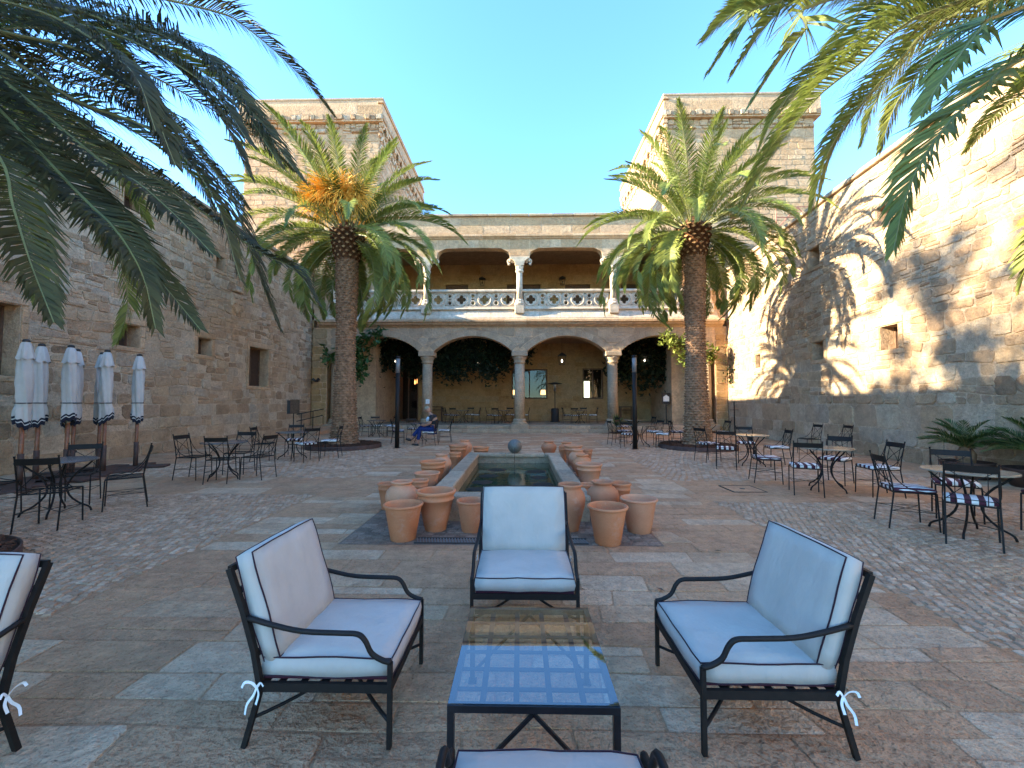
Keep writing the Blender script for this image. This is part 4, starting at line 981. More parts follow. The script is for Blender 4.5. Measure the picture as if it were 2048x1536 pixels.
table(-6.45, 5.72, 'dark round iron table nearest the folded parasols at left', GT, 0)
table(-6.03, 8.40, 'dark round iron table in the middle of the left side, four bare chairs round it', GT, 0)
table(-6.22, 11.3, 'dark round table just left of the bark bed of the left palm', GT, 0)
table(-6.45, 18.6, 'round table close to the steps behind the left palm trunk', GT, 0)
table(-4.0, 16.4, 'round table beside the seated person in front of the arcade', GT, 0)
table(5.30, 5.06, 'tan-looking round iron table nearest the viewer on the right', GT, 1)
table(5.45, 7.55, 'tan-looking round iron table second from the viewer on the right', GT, 1)
table(5.72, 10.45, 'tan-looking round table just right of the bark bed of the right palm', GT, 1)
table(4.25, 14.9, 'round iron table left of the right palm trunk near the dark lamp post', GT, 1)
table(6.9, 15.6, 'small round table right behind the right palm trunk', GT, 1)
table(5.2, 19.2, 'pale round table by the steps right of the third column', GT, 1)
chair(-5.86, 5.13, 112, 'bare iron chair with its back to the viewer at the nearest left table', GC, 0)
chair(-6.80, 6.30, -60, 'bare iron chair on the wall side of the nearest left table', GC, 0)
chair(-5.86, 6.10, 222, 'bare iron chair right of the nearest left table, facing left', GC, 0)
chair(-7.15, 5.50, 15, 'bare iron chair cut by the left edge of the photo', GC, 0)
chair(-6.63, 8.38, 0, 'bare iron chair on the left of the four-chair dark table, facing right', GC, 0)
chair(-5.80, 8.05, 100, 'bare iron chair on the near side of the four-chair dark table', GC, 0)
chair(-6.16, 9.05, -85, 'bare iron chair on the far side of the four-chair dark table', GC, 0)
chair(-5.36, 8.45, 172, 'bare iron chair on the right of the four-chair dark table, facing left', GC, 0)
chair(-6.85, 11.05, 10, 'bare iron chair by the wall left of the palm bed table', GC, 0)
chair(-6.55, 12.0, -70, 'striped-cushion chair behind the palm bed table, below the sign board', GC, 1)
chair(-5.60, 10.85, 145, 'striped-cushion chair in front of the left palm bed, nearest the viewer', GC, 1)
chair(-5.36, 11.72, 190, 'striped-cushion chair right against the edging of the left palm bed', GC, 1)
chair(-7.05, 18.9, 0, 'striped-cushion chair left of the table near the steps', GC, 1)
chair(-6.7, 19.3, -60, 'striped-cushion chair behind the table near the steps', GC, 1)
chair(-5.85, 18.9, 190, 'striped-cushion chair right of the table near the steps', GC, 1)
chair(-6.1, 19.4, 220, 'striped-cushion chair farthest behind the table near the steps', GC, 1)
chair(-4.62, 15.75, 15, 'empty striped-cushion chair just behind the left dark lamp post', GC, 1)
chair(-4.35, 17.0, -50, 'striped-cushion chair behind the knees of the seated person', GC, 1)
PCH = chair(-3.27, 15.05, 176, 'striped-cushion chair the person sits on', GC, 1)
chair(-2.92, 16.1, 185, 'empty striped-cushion chair directly behind the back of the seated person', GC, 1)
# right side
chair(4.86, 5.37, -20, 'striped-cushion chair left of the nearest right table, seen from the side', GC, 1)
chair(4.98, 4.74, 46, 'striped-cushion chair with its back to the viewer at the nearest right table', GC, 1)
chair(5.85, 5.75, 232, 'striped-cushion chair on the wall side of the nearest right table', GC, 1)
chair(6.28, 5.0, 180, 'chair cut by the right edge of the photo beside the nearest right table', GC, 1)
chair(4.86, 7.22, 65, 'striped-cushion chair with its back to the viewer at the second right table', GC, 1)
chair(6.05, 8.15, 215, 'striped-cushion chair on the far side of the second right table', GC, 1)
chair(5.98, 7.12, 172, 'striped-cushion chair right of the second right table, facing left', GC, 1)
chair(4.80, 8.25, -15, 'striped-cushion chair left of the second right table, facing right', GC, 1)
chair(4.86, 9.95, 65, 'striped-cushion chair with its back to the viewer in front of the right palm bed', GC, 1)
chair(4.95, 11.1, 20, 'striped-cushion chair close against the edging of the right palm bed', GC, 1)
chair(6.05, 11.3, -110, 'striped-cushion chair on the far side of the table right of the palm bed', GC, 1)
chair(6.22, 10.25, 170, 'striped-cushion chair right of the table beside the palm bed, facing left', GC, 1)
chair(3.50, 15.25, 10, 'bare iron chair farthest left in the group by the right lamp post', GC, 0)
chair(3.72, 14.35, 60, 'striped-cushion chair right behind the foot of the right lamp post', GC, 1)
chair(3.95, 15.9, -40, 'striped-cushion chair behind the right lamp post, backing on the column', GC, 1)
chair(4.92, 14.4, 150, 'striped-cushion chair nearest the right palm trunk on its left', GC, 1)
chair(5.0, 15.6, 200, 'striped-cushion chair behind the one nearest the right palm trunk', GC, 1)
chair(5.80, 15.5, 0, 'striped-cushion chair half hidden by the right palm trunk', GC, 1)
chair(7.35, 15.4, 185, 'striped-cushion chair behind the right palm trunk with its back to the right wall', GC, 1)
chair(4.6, 18.8, 20, 'dark chair left of the pale table by the steps', GC, 1)
chair(5.95, 19.4, 190, 'grey-looking chair right of the pale table by the steps', GC, 0)
chair(8.75, 12.8, 180, 'small bare chair by the foot of the right wall, left of its twin', GC, 0)
chair(9.25, 12.3, 175, 'small bare chair by the foot of the right wall, right of its twin', GC, 0)
for cx, cy, nm in ((-3.35, 24.3, 'behind the seated person'), (-.95, 24.0, 'left of the middle column'), (3.45, 24.0, 'right of the patio heater')):
    table(cx, cy, 'round table under the arcade ' + nm, GT2, 0, ZP)
    for dx, dy, fa, w_ in ((-.75, -.1, 5, 'left'), (.75, .05, 178, 'right'), (.3, .75, -100, 'far'), (-.35, -.72, 70, 'near')):
        chair(cx + dx, cy + dy, fa, 'striped chair on the %s side of the arcade table %s' % (w_, nm), G2, 1, ZP)
chair(.28, 24.3, 178, 'lone striped-cushion chair just right of the middle column under the arcade', G2, 1, ZP)
chair(-4.3, 24.6, 0, 'lone striped-cushion chair right of the second column under the arcade', G2, 1, ZP)
# ================================================================== FOLDED PARASOLS
def parasol(x, y, label, seed, lean=0):
    rg = random.Random(seed); t = thing('folded_parasol', label, 'parasol', (x, y, 0), rg.uniform(0, 6), 'folded pale parasols along the left wall'); t.rotation_euler[0] = lean
    mb = MB(); mb.tube([(0, 0, .05), (0, 0, 1.25)], .034, 10); mb.build('pole', M['polewood'], t, True)
    mb = MB(); mb.tube([(0, 0, .05), (0, 0, .62)], .045, 8); mb.box((.05, 0, .5), (.03, .05, .06), bev=.01); mb.build('sleeve', M['red'], t, True)
    mb = MB(); mb.tube([(0, 0, 1.14), (0, 0, 1.3)], .037, 8); mb.build('brass_collar', plain_mat('pale_metal', (.5, .42, .3), .4, .5), t, True)
    mb = MB(); mb.box((0, 0, .03), (1.25, .34, .05), bev=.01); mb.box((0, 0, .035), (.34, 1.25, .05), bev=.01); mb.build('foot_plate', M['red'], t)
    # canvas gathered round the pole: pleated tube, skirted cap on top
    n = 44; rows = [(1.12, .125, 1), (1.16, .135, 1), (1.185, .14, 1), (1.20, .14, 0), (1.22, .14, 1), (1.24, .14, 1), (1.26, .14, 0), (1.40, .135, 0), (1.50, .124, 0), (1.56, .118, 0), (1.64, .130, 0), (1.9, .135, 0), (2.15, .128, 0), (2.36, .112, 0), (2.52, .10, 0)]
    mb = MB(); vs = []; ph = rg.uniform(0, 6); tw = rg.uniform(.5, 1.2)
    for z, r, d in rows:
        for k in range(n):
            a = 2 * math.pi * k / n; q = a + tw * (z - 1.2)
            rr = r * .76 * (1 + .17 * math.sin(5 * q + ph) + .10 * math.sin(9 * q + 2)) + (.02 * math.sin(a + ph) if z < 1.5 else 0); vs.append((rr * math.cos(a), rr * math.sin(a), z + (.07 * math.sin(a + ph) + .02 * math.sin(7 * q) if z < 1.3 else 0)))
    fs = []; mi = []
    for i in range(len(rows) - 1):
        for k in range(n): a = i * n + k; b = i * n + (k + 1) % n; fs.append((a, b, b + n, a + n)); mi.append(1 if rows[i][2] else 0)
    mb.add(vs, fs); mb.mi = mi; mb.build('canopy', [M['canvas'], M['canvasdark']], t, True)
    mb = MB(); mb.tube([(.106 * math.cos(a), .106 * math.sin(a), 1.54) for a in [2 * math.pi * k / 20 for k in range(21)]], .010, 5, False); mb.build('strap', M['canvasdark'], t, True)
    mb = MB(); vs = []; rows = [(2.34, .148, 1), (2.38, .138, .8), (2.50, .112, .6), (2.62, .082, .4), (2.66, .05, .1)]
    for z, r, w_ in rows:
        for k in range(n): a = 2 * math.pi * k / n; rr = r * .80 * (1 + .13 * w_ * math.sin(6 * a + ph)); vs.append((rr * math.cos(a), rr * math.sin(a), z + .02 * w_ * math.sin(6 * a + ph + 1)))
    mb.add(vs, [(i * n + k, i * n + (k + 1) % n, (i + 1) * n + (k + 1) % n, (i + 1) * n + k) for i in range(4) for k in range(n)]); mb.build('top_flounce', M['canvas'], t, True)
    mb = MB(); mb.lathe([(.05, 2.655), (.055, 2.67), (.045, 2.70), (.02, 2.71)], 10); mb.build('finial', M['irond'], t, True)
parasol(-9.05, 7.40, 'folded pale parasol on a wooden pole, leftmost and nearest of the row', 1, R(1))
parasol(-9.41, 7.95, 'folded pale parasol right behind the leftmost one', 2)
parasol(-9.04, 8.15, 'folded pale parasol second group from the left, in front of its twin', 3)
parasol(-9.57, 8.75, 'folded parasol mostly hidden behind the one in the second group', 4)
parasol(-9.09, 8.95, 'folded pale parasol third group from the left, leaning a little in front', 5, R(-1.2))
parasol(-9.62, 9.35, 'folded pale parasol behind the leaning one, only its left side showing', 6)
parasol(-9.08, 9.70, 'folded pale parasol at the right end of the row, standing alone', 7)
# ================================================================== PALMS
def frond_mesh(name, pts, n, ll, wd, seed, mat, sweep=1.0, droop=.30, t0=.14):
    rg = random.Random(seed); S = catmull(pts, 40); L = [0]
    for i in range(40): L.append(L[-1] + (S[i + 1] - S[i]).length)
    T = L[-1]
    def at(s):
        s *= T; i = 0
        while i < 39 and L[i + 1] < s: i += 1
        k = (s - L[i]) / max(1e-6, L[i + 1] - L[i]); return S[i].lerp(S[i + 1], min(k, 1)), (S[i + 1] - S[i]).normalized()
    mb = MB(); mb.tube([S[i] for i in range(0, 41, 2)], [max(.004, .026 * (1 - i / 42) ** 1.1) * (ll / .45) ** .5 for i in range(0, 41, 2)], 5)
    mb.cur = 1; side_ref = Vector((0, 0, 1)); roll = rg.uniform(-.25, .25)
    for i in range(n):
        s = t0 + (1 - t0) * (i / n) ** .92; p, t = at(s); sd = t.cross(side_ref)
        if sd.length < .15: sd = t.cross(Vector((0, 1, .3)))
        sd.normalize(); nm = sd.cross(t).normalized(); f = (s - t0) / (1 - t0)
        sd, nm = sd * math.cos(roll) + nm * math.sin(roll), nm * math.cos(roll) - sd * math.sin(roll)
        length = ll * (.30 + .95 * math.sin(math.pi * min(1, f * .85 + .12)) ** .8) * (1 if f < .85 else (1 - (f - .85) * 2.8)) * rg.uniform(.88, 1.1)
        phi = R(68 - 42 * f ** 1.3) * sweep
        for sg in (-1, 1):
            psi = rg.uniform(.05, .55); ph2 = phi * rg.uniform(.88, 1.12)
            d = (t * math.cos(ph2) + (sd * sg * math.cos(psi) + nm * math.sin(psi)) * math.sin(ph2)).normalized()
            d2 = (d + Vector((0, 0, -droop * rg.uniform(.5, 1.5))) + t * .15).normalized()
            wv = d.cross(nm).normalized(); wv = (wv * math.cos(.5) + nm * math.sin(.5) * sg).normalized() * wd * .5
            a = p; b = a + d * length * .5; c = b + d2 * length * .5
            mb.add([a - wv * .5, a + wv * .5, b - wv, b + wv, c], [(0, 1, 3, 2), (2, 3, 4)])
    return mb.mesh(name, [M['stalk'], mat])
def arc_pts(e0, length, bend, seed, lo=0):
    """rachis from the crown centre outward along +x, rising then arching over"""
    rg = random.Random(seed); p = Vector((.16, 0, 0)); e = e0; out = [tuple(p)]; n = 7
    for k in range(n):
        e -= bend / n * (.5 + k / n); d = Vector((math.cos(e), rg.uniform(-.03, .03), math.sin(e))); p = p + d * length / n; out.append(tuple(p))
    return out
SPEC = []                                                     # elevation, length, bend: upright hearts to hanging skirts
for i in range(12):
    f = i / 11; SPEC.append((R(80 - 105 * f), 3.65 + .25 * math.sin(i * 1.7) + (.3 if .25 < f < .8 else -.1), R(40 + 74 * min(1, f * 1.3))))
FAR = [frond_mesh('frond', arc_pts(e, l, b, 50 + i), 112, .37, .030, 60 + i, M['frond']) for i, (e, l, b) in enumerate(SPEC)]
def trunk_mesh(H, r0, r1, seed):
    rg = random.Random(seed); mb = MB(); nr = int(H / .085); n = 14
    def rad(z): return r1 + (r0 - r1) * math.exp(-z / .55) + .03 * math.sin(z * 1.3)
    prof = [(rad(z) * .97, z) for z in [H * k / 40 for k in range(41)]]; mb.lathe(prof, 20)
    for j in range(nr):
        z = j * .085 + .03
        for k in range(n):
            a = 2 * math.pi * (k + (j % 2) * .5) / n + rg.uniform(-.05, .05); h = .075 * rg.uniform(.7, 1.2); wdt = math.pi / n * rg.uniform(.85, 1.05); r = rad(z); o = r + rg.uniform(.02, .055) * (1.4 if z < .8 else 1)
            z += rg.uniform(-.004, .004)
            c = lambda q, rr, zz: (rr * math.cos(q), rr * math.sin(q), zz)
            mb.add([c(a - wdt, r * .98, z), c(a, o, z - h * .22), c(a + wdt, r * .98, z), c(a, r * .99, z + h * .55), c(a, o * .985, z + h * .10), c(a, r * .97, z - h * .6)], [(0, 1, 4), (1, 2, 4), (0, 4, 3), (4, 2, 3), (0, 5, 1), (5, 2, 1)])
    return mb.mesh('trunk', M['bark'])
def boot_mesh(H0, H1, r0, r1, seed):
    rg = random.Random(seed); mb = MB(); n = 13; nr = int((H1 - H0) / .125); mb.cur = 0
    mb.lathe([(r0, H0), (r0 + (r1 - r0) * .5, H0 + (H1 - H0) * .3), (r1, H0 + (H1 - H0) * .6), (r1 * .95, H1), (r1 * .4, H1 + .35)], 18)
    for j in range(nr):
        f = (j + .5) / nr; z = H0 + (H1 - H0) * f; r = r0 + (r1 - r0) * min(1, f * 1.4)
        for k in range(n):
            a = 2 * math.pi * (k + (j % 2) * .5) / n; o = r + .05 + .09 * f + rg.uniform(0, .03); wv = .42 * math.pi / n * rg.uniform(1.2, 1.9); c = lambda q, rr, zz: (rr * math.cos(q), rr * math.sin(q), zz)
            mb.cur = 0; d = .055
            vs = [c(a - wv * 1.2, r * .9, z - .05), c(a, r * .9, z - .12), c(a + wv * 1.2, r * .9, z - .05), c(a, r * .9, z + .03), c(a - wv * .8, o, z + .03), c(a, o, z - .02), c(a + wv * .8, o, z + .03), c(a, o, z + .07)]
            mb.add(vs, [(0, 1, 5, 4), (1, 2, 6, 5), (2, 3, 7, 6), (3, 0, 4, 7)]); mb.cur = 1
            mb.add([c(a - wv * .8, o + .002, z + .03), c(a, o + .002, z - .02), c(a + wv * .8, o + .002, z + .03), c(a, o + .002, z + .07)], [(0, 1, 2, 3)])
    return mb.mesh('leaf_base_boot', [M['boot'], M['cut']])
def palm_bed(x, y, r, label):
    t = thing('palm_bed', label, 'flower bed', (x, y, 0), 0, 'round bark-filled beds round the palms')
    mb = MB(); mb.lathe([(r, -.01), (r, .13), (r - .012, .135), (r - .02, .13), (r - .02, -.01)], 48, cap=False); mb.build('edging', M['red'], t, True)
    mb = MB(); n = 40; vs = [(0, 0, .16)]
    for q in (.33, .66, .99):
        for k in range(n): a = 2 * math.pi * k / n; vs.append(((r - .02) * q * math.cos(a), (r - .02) * q * math.sin(a), .10 + .05 * (1 - q) + .02 * noise.noise(Vector((a * 3, q * 5, x)))))
    fs = [(0, 1 + k, 1 + (k + 1) % n) for k in range(n)] + [(1 + i * n + k, 1 + (i + 1) * n + k, 1 + (i + 1) * n + (k + 1) % n, 1 + i * n + (k + 1) % n) for i in range(2) for k in range(n)]
    mb.add(vs, fs); mb.build('soil', M['mulch'], t, True)
    mb = MB(); rg = random.Random(int(r * 1000 + x))
    for i in range(1500):
        a, q = rg.uniform(0, 6.28), (r - .06) * math.sqrt(rg.random()); mb.box((q * math.cos(a), q * math.sin(a), .125 + rg.uniform(0, .03)), (rg.uniform(.03, .08), rg.uniform(.015, .04), .012), rot=Matrix.Rotation(rg.uniform(0, 3), 3, 'Z') @ Matrix.Rotation(rg.uniform(-.5, .5), 3, 'X'))
    mb.build('bark_chips', M['mulch'], t, kind='stuff')
def palm(x, y, H, label, seed, nf, lowest, hero=None, dates=False, cr=1.0, skirt=0, avoid=None, near=False):
    rg = random.Random(seed); t = thing('palm_tree', label, 'palm tree', (x, y, .05), 0, 'date palms planted in the courtyard')
    o = bpy.data.objects.new('trunk', trunk_mesh(H - 1.0, .50, .335, seed)); link(o, t)
    o = bpy.data.objects.new('leaf_bases', boot_mesh(H - 1.1, H - .05, .36, .46, seed)); link(o, t)
    ga = math.pi * (3 - 5 ** .5)
    for i in range(nf):
        f = (i + .5) / nf; k = min(11, int(f ** .88 * lowest)); az = i * ga + rg.uniform(-.15, .15)
        if avoid and avoid(az % (2 * math.pi)) and not (x < 0 and k <= 3): continue
        if not near and k >= 8 and abs(((az + math.pi / 2 + math.pi) % (2 * math.pi)) - math.pi) < .55: continue
        if dates and 4 <= k <= 8 and abs(((az + math.pi / 2 + math.pi) % (2 * math.pi)) - math.pi) < .8 and rg.random() < .4: continue
        o = bpy.data.objects.new('frond', FAR[k]); link(o, t); o.location = (.14 * math.cos(az), .14 * math.sin(az), H - .05 - .35 * f)
        o.rotation_euler = (rg.uniform(-.12, .12), rg.uniform(-.1, .1), az); s = cr * rg.uniform(.85, 1.08); o.scale = (s, s, s)
    for j, pts in enumerate(hero or []):
        base = (0, 0, H - .1); first = Vector(pts[0]) - Vector((x, y, .05)); P = [base]
        P += [tuple(Vector(p) - Vector((x, y, .05))) for p in pts]
        # ease the rib out of the crown
        m = Vector(base).lerp(first, .45); m.z = max(m.z, (base[2] + first.z) / 2) + .22 * max(0, 1 - .0 * j); P.insert(1, tuple(m))
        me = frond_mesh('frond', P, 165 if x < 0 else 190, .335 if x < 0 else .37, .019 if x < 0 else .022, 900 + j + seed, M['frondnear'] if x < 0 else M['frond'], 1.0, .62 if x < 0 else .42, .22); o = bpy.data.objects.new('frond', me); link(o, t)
    if dates:
        for j, (az, tilt) in enumerate(((-1.35, .75), (-.9, .8), (-2.3, .6), (-2.8, .5), (-1.9, .5), (1.4, .6))):
            mb = MB(); d = Vector((math.cos(az), math.sin(az), 0)); c = Vector((0, 0, H + .5)) + d * .45
            mb.tube([tuple(Vector((0, 0, H - .1))), tuple(c), tuple(c + d * .5 + Vector((0, 0, .35)))], .035, 5)
            e = c + d * .5 + Vector((0, 0, .35))
            for q in range(300):
                dirv = (d * rg.uniform(-.2, .8) + Vector((rg.uniform(-1, 1), rg.uniform(-1, 1), rg.uniform(-.9, 1.5)))).normalized(); l = rg.uniform(.35, .95); p1 = e + dirv * l * .55; p2 = p1 + (dirv + Vector((rg.uniform(-.3, .3), rg.uniform(-.3, .3), -.7))).normalized() * l * .5
                mb.tube([tuple(e), tuple(p1), tuple(p2)], .008, 3, False)
            mb.build('date_stalks', M['date'], t, label='bright orange bunch of date stalks')
    return t
palm(-6.1, 14.35, 7.6, 'tall date palm left of the pool with orange date stalks in its crown', 3, 100, 12.5, dates=True)
palm(6.05, 14.35, 7.65, 'tall sunlit date palm right of the pool, without dates', 5, 98, 12.5)
HL = [[(-4.24, 5.37, 6.92), (-3.88, 5.66, 6.9), (-3.36, 6.07, 6.55), (-2.96, 6.39, 6.11)],
 [(-3.21, 3.49, 4.83), (-2.85, 3.44, 4.63), (-2.5, 3.39, 4.29), (-2.16, 3.34, 3.86), (-1.78, 3.29, 3.37)],
 [(-5.41, 5.77, 6.34), (-5.11, 6.59, 6.41), (-4.88, 7.22, 6.45), (-4.55, 8.11, 6.2)],
 [(-4.22, 4.34, 4.97), (-3.88, 4.41, 4.71), (-3.55, 4.49, 4.29), (-3.29, 4.55, 3.92), (-3.07, 4.6, 3.28), (-2.87, 4.65, 2.69), (-2.75, 4.68, 2.38)],
 [(-3.06, 3.75, 3.4), (-2.42, 3.72, 2.95), (-2.05, 3.7, 2.76), (-1.82, 3.69, 2.43)],
 [(-3.13, 2.95, 3.35), (-2.7, 2.81, 3.1), (-2.28, 2.67, 2.78), (-1.95, 2.56, 2.49)],
 [(-4.58, 3.46, 3.95), (-3.93, 3.28, 3.56), (-3.4, 3.13, 3.12), (-3.03, 3.02, 2.8), (-2.59, 2.89, 2.43), (-2.19, 2.78, 2.05)],
 [(-3.25, 2.9, 3.1), (-2.78, 2.74, 2.74), (-2.47, 2.63, 2.39), (-2.32, 2.58, 2.02)],
 [(-3.58, 2.69, 3.27), (-3.22, 2.52, 2.8), (-2.88, 2.35, 2.38), (-2.51, 2.17, 1.98)],
 [(-7.28, 5.5, 6.82), (-7.83, 6.25, 7.02), (-8.19, 6.74, 6.83), (-8.47, 7.11, 6.37)],
 [(-3.87, 3.42, 4.18), (-3.02, 3.24, 3.78), (-2.41, 3.11, 3.2), (-2.1, 3.04, 2.47)],
 [(-6.0, 5.01, 5.73), (-5.92, 5.92, 6.08), (-5.82, 7.03, 6.0), (-5.69, 8.48, 5.61)]]
HL += [[(-4.68, 3.5, 5.04), (-3.35, 3.12, 4.53), (-2.28, 2.82, 3.85), (-1.82, 2.69, 3.29)],
 [(-6.12, 4.59, 5.69), (-6.14, 5.61, 6.23), (-6.17, 6.9, 6.28), (-6.2, 8.16, 5.46)],
 [(-4.6, 3.65, 5.33), (-3.5, 3.47, 4.94), (-2.6, 3.32, 4.38), (-1.92, 3.2, 3.45)],
  [(-4.16, 3.45, 5.12), (-2.98, 3.17, 4.43), (-2.31, 3.01, 3.77), (-1.98, 2.93, 3.21)],
 [(-4.25, 3.18, 4.59), (-3.05, 2.71, 3.99), (-2.3, 2.42, 3.4), (-1.99, 2.3, 2.92)],
 [(-4.14, 3.09, 4.75), (-3.16, 2.68, 4.18), (-2.31, 2.33, 3.52), (-2.04, 2.22, 3.07)]]
HR = [[(3.28, 4.95, 6.49), (2.78, 5.24, 6.62), (2.45, 5.44, 6.4)],
 [(2.28, 3.49, 5.03), (1.95, 3.52, 4.83), (1.66, 3.55, 4.45)],
 [(2.44, 3.2, 4.74), (2.27, 3.2, 4.51), (2.08, 3.21, 4.29), (1.82, 3.21, 3.9)],
 [(4.79, 5.09, 6.55), (4.4, 5.57, 6.39), (4.11, 5.93, 6.22), (3.89, 6.19, 5.97), (3.77, 6.34, 5.62)],
 [(4.09, 4.09, 5.47), (3.61, 4.3, 5.14), (3.26, 4.45, 4.89), (2.94, 4.58, 4.49), (2.69, 4.7, 4.07), (2.55, 4.76, 3.77)],
 [(5.15, 4.9, 6.19), (4.85, 5.34, 5.89), (4.62, 5.67, 5.55), (4.44, 5.93, 5.13), (4.31, 6.12, 4.37)],
 [(6.18, 5.52, 6.83), (6.13, 6.16, 6.64), (6.09, 6.62, 6.39), (6.06, 6.94, 5.76)],
 [(3.32, 2.7, 3.82), (3.02, 2.66, 3.57), (2.76, 2.62, 3.36), (2.53, 2.59, 3.07), (2.4, 2.58, 2.81), (2.31, 2.57, 2.49)],
 [(7.6, 6.2, 6.22), (7.86, 6.88, 6.26), (8.11, 7.52, 6.1)],
 [(5.02, 5.63, 7.15), (4.82, 6.0, 7.06), (4.65, 6.3, 6.78), (4.51, 6.56, 6.41)],
 [(2.7, 2.22, 3.69), (2.44, 2.16, 3.52), (2.14, 2.09, 3.17), (2.01, 2.06, 2.99)]]
_r = random.Random(5)
for _h in list(HR)[:7]:
    _a, _b, _c = _r.uniform(.0, .3), _r.uniform(.1, .5), _r.uniform(.05, .5)
    HR.append([(p[0] + _a, p[1] + _b, p[2] + _c) for p in _h])
palm(-5.8, 3.35, 5.0, 'nearest date palm at left, only its dark hanging fronds in the photo', 8, 34, 9, hero=HL, avoid=lambda a: (a < .9 or a > 5.6), near=True)
palm(6.4, 3.1, 5.0, 'nearest date palm at right, fronds hanging from the top right corner', 9, 30, 9, hero=HR, avoid=lambda a: 1.3 < a < 3.9, near=True)
palm_bed(-6.1, 14.35, 1.24, 'round bark bed with low metal edging round the left palm')
palm_bed(6.05, 14.35, 1.24, 'round bark bed with low metal edging round the right palm')
palm_bed(-5.76, 3.35, 1.10, 'round bark bed peeping in at the left edge behind the cut-off armchair')
palm_bed(6.4, 3.1, 1.1, 'round bark bed round the near right palm')
# ================================================================== OTHER PLANTS
def leafy(name, label, cat, pts, count, size, mat, stems, seed, spread=.25, group=None, kind=None):
    rg = random.Random(seed); t = thing(name, label, cat, group=group); mb = MB()
    for s in stems: mb.tube(catmull(s, 10), .02, 5)
    if stems: mb.build('stem', M['wood'], t)
    mb = MB()
    for i in range(count):
        c = Vector(pts[rg.randrange(len(pts))]) + Vector((rg.gauss(0, spread), rg.gauss(0, spread * .7), rg.gauss(0, spread)))
        d = Vector((rg.uniform(-1, 1), rg.uniform(-1, .4), rg.uniform(-.8, .7))).normalized(); sd = d.cross(Vector((rg.uniform(-1, 1), rg.uniform(-1, 1), 1))).normalized(); l = size * rg.uniform(.7, 1.3); w_ = l * .24
        nrm = d.cross(sd); m = c + d * l * .5
        mb.add([c, m + sd * w_ + nrm * .02, c + d * l - nrm * l * .12, m - sd * w_ + nrm * .02, m - nrm * .012], [(0, 1, 4), (1, 2, 4), (2, 3, 4), (3, 0, 4)])
    mb.build('leaves', mat, t, kind='stuff'); return t
leafy('climbing_shrub', 'large-leaved dark green shrub climbing behind the left palm trunk by the first arch', 'climbing plant',
      [(-9.9, 21.2, 3.9), (-9.5, 21.2, 4.0), (-8.5, 21.2, 4.3), (-8.2, 21.1, 4.6), (-7.6, 21.1, 4.9), (-7.3, 21.1, 5.1), (-8.3, 21.2, 3.7), (-8.0, 21.2, 4.0), (-8.4, 21.2, 3.2), (-8.5, 21.2, 2.8), (-8.2, 21.2, 3.4), (-8.8, 21.2, 4.0), (-8.7, 21.2, 4.6)], 520, .34, M['leaf'], [[(-9.2, 21.35, .4), (-9.2, 21.4, 2.5), (-9.0, 21.3, 4.0)]], 61, .2)
leafy('climbing_shrub', 'sunlit yellow-green leafy shrub climbing behind the right palm trunk at the fourth arch', 'climbing plant',
      [(7.5, 21.2, 4.9), (7.7, 21.2, 4.6), (8.2, 21.2, 4.5), (8.6, 21.1, 4.4), (8.3, 21.1, 3.9), (8.5, 21.1, 3.5), (9.5, 21.1, 4.0), (9.7, 21.1, 3.8), (9.3, 21.1, 4.2)], 420, .30, M['frond'], [[(9.35, 21.3, .4), (9.3, 21.3, 2.5), (8.9, 21.25, 4.2)]], 62, .2)
leafy('wall_creeper', 'thin sparse creeper running up the corner of the sunlit right wall', 'creeper', [(10.55, 21.1, z) for z in (2.6, 2.9, 3.2, 3.6, 3.9, 4.3)], 70, .16, M['leaf'], [[(10.55, 21.2, .3), (10.5, 21.2, 2.2), (10.58, 21.15, 4.4)]], 63, .12)
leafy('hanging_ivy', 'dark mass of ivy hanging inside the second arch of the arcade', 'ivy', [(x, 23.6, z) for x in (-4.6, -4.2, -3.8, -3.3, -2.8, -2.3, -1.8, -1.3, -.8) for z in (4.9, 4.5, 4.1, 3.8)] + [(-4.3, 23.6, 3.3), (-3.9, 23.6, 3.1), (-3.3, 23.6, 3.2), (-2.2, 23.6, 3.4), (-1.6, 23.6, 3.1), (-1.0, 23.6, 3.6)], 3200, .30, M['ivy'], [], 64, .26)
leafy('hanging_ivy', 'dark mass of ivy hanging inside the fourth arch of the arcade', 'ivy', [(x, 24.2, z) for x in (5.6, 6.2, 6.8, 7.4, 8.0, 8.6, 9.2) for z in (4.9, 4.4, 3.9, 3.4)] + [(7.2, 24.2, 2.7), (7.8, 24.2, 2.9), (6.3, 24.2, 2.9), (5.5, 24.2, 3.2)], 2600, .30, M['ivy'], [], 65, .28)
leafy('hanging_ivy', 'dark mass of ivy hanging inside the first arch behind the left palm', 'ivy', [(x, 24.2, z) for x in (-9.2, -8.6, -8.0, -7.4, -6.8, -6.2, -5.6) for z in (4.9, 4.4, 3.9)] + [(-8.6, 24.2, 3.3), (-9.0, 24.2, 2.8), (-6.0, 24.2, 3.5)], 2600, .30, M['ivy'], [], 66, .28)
leafy('hanging_ivy', 'small dark tuft of ivy at the left end of the third arch', 'ivy', [(.45, 23.8, 4.2), (.7, 23.8, 4.5), (.4, 23.8, 3.9)], 90, .24, M['ivy'], [], 67, .14)
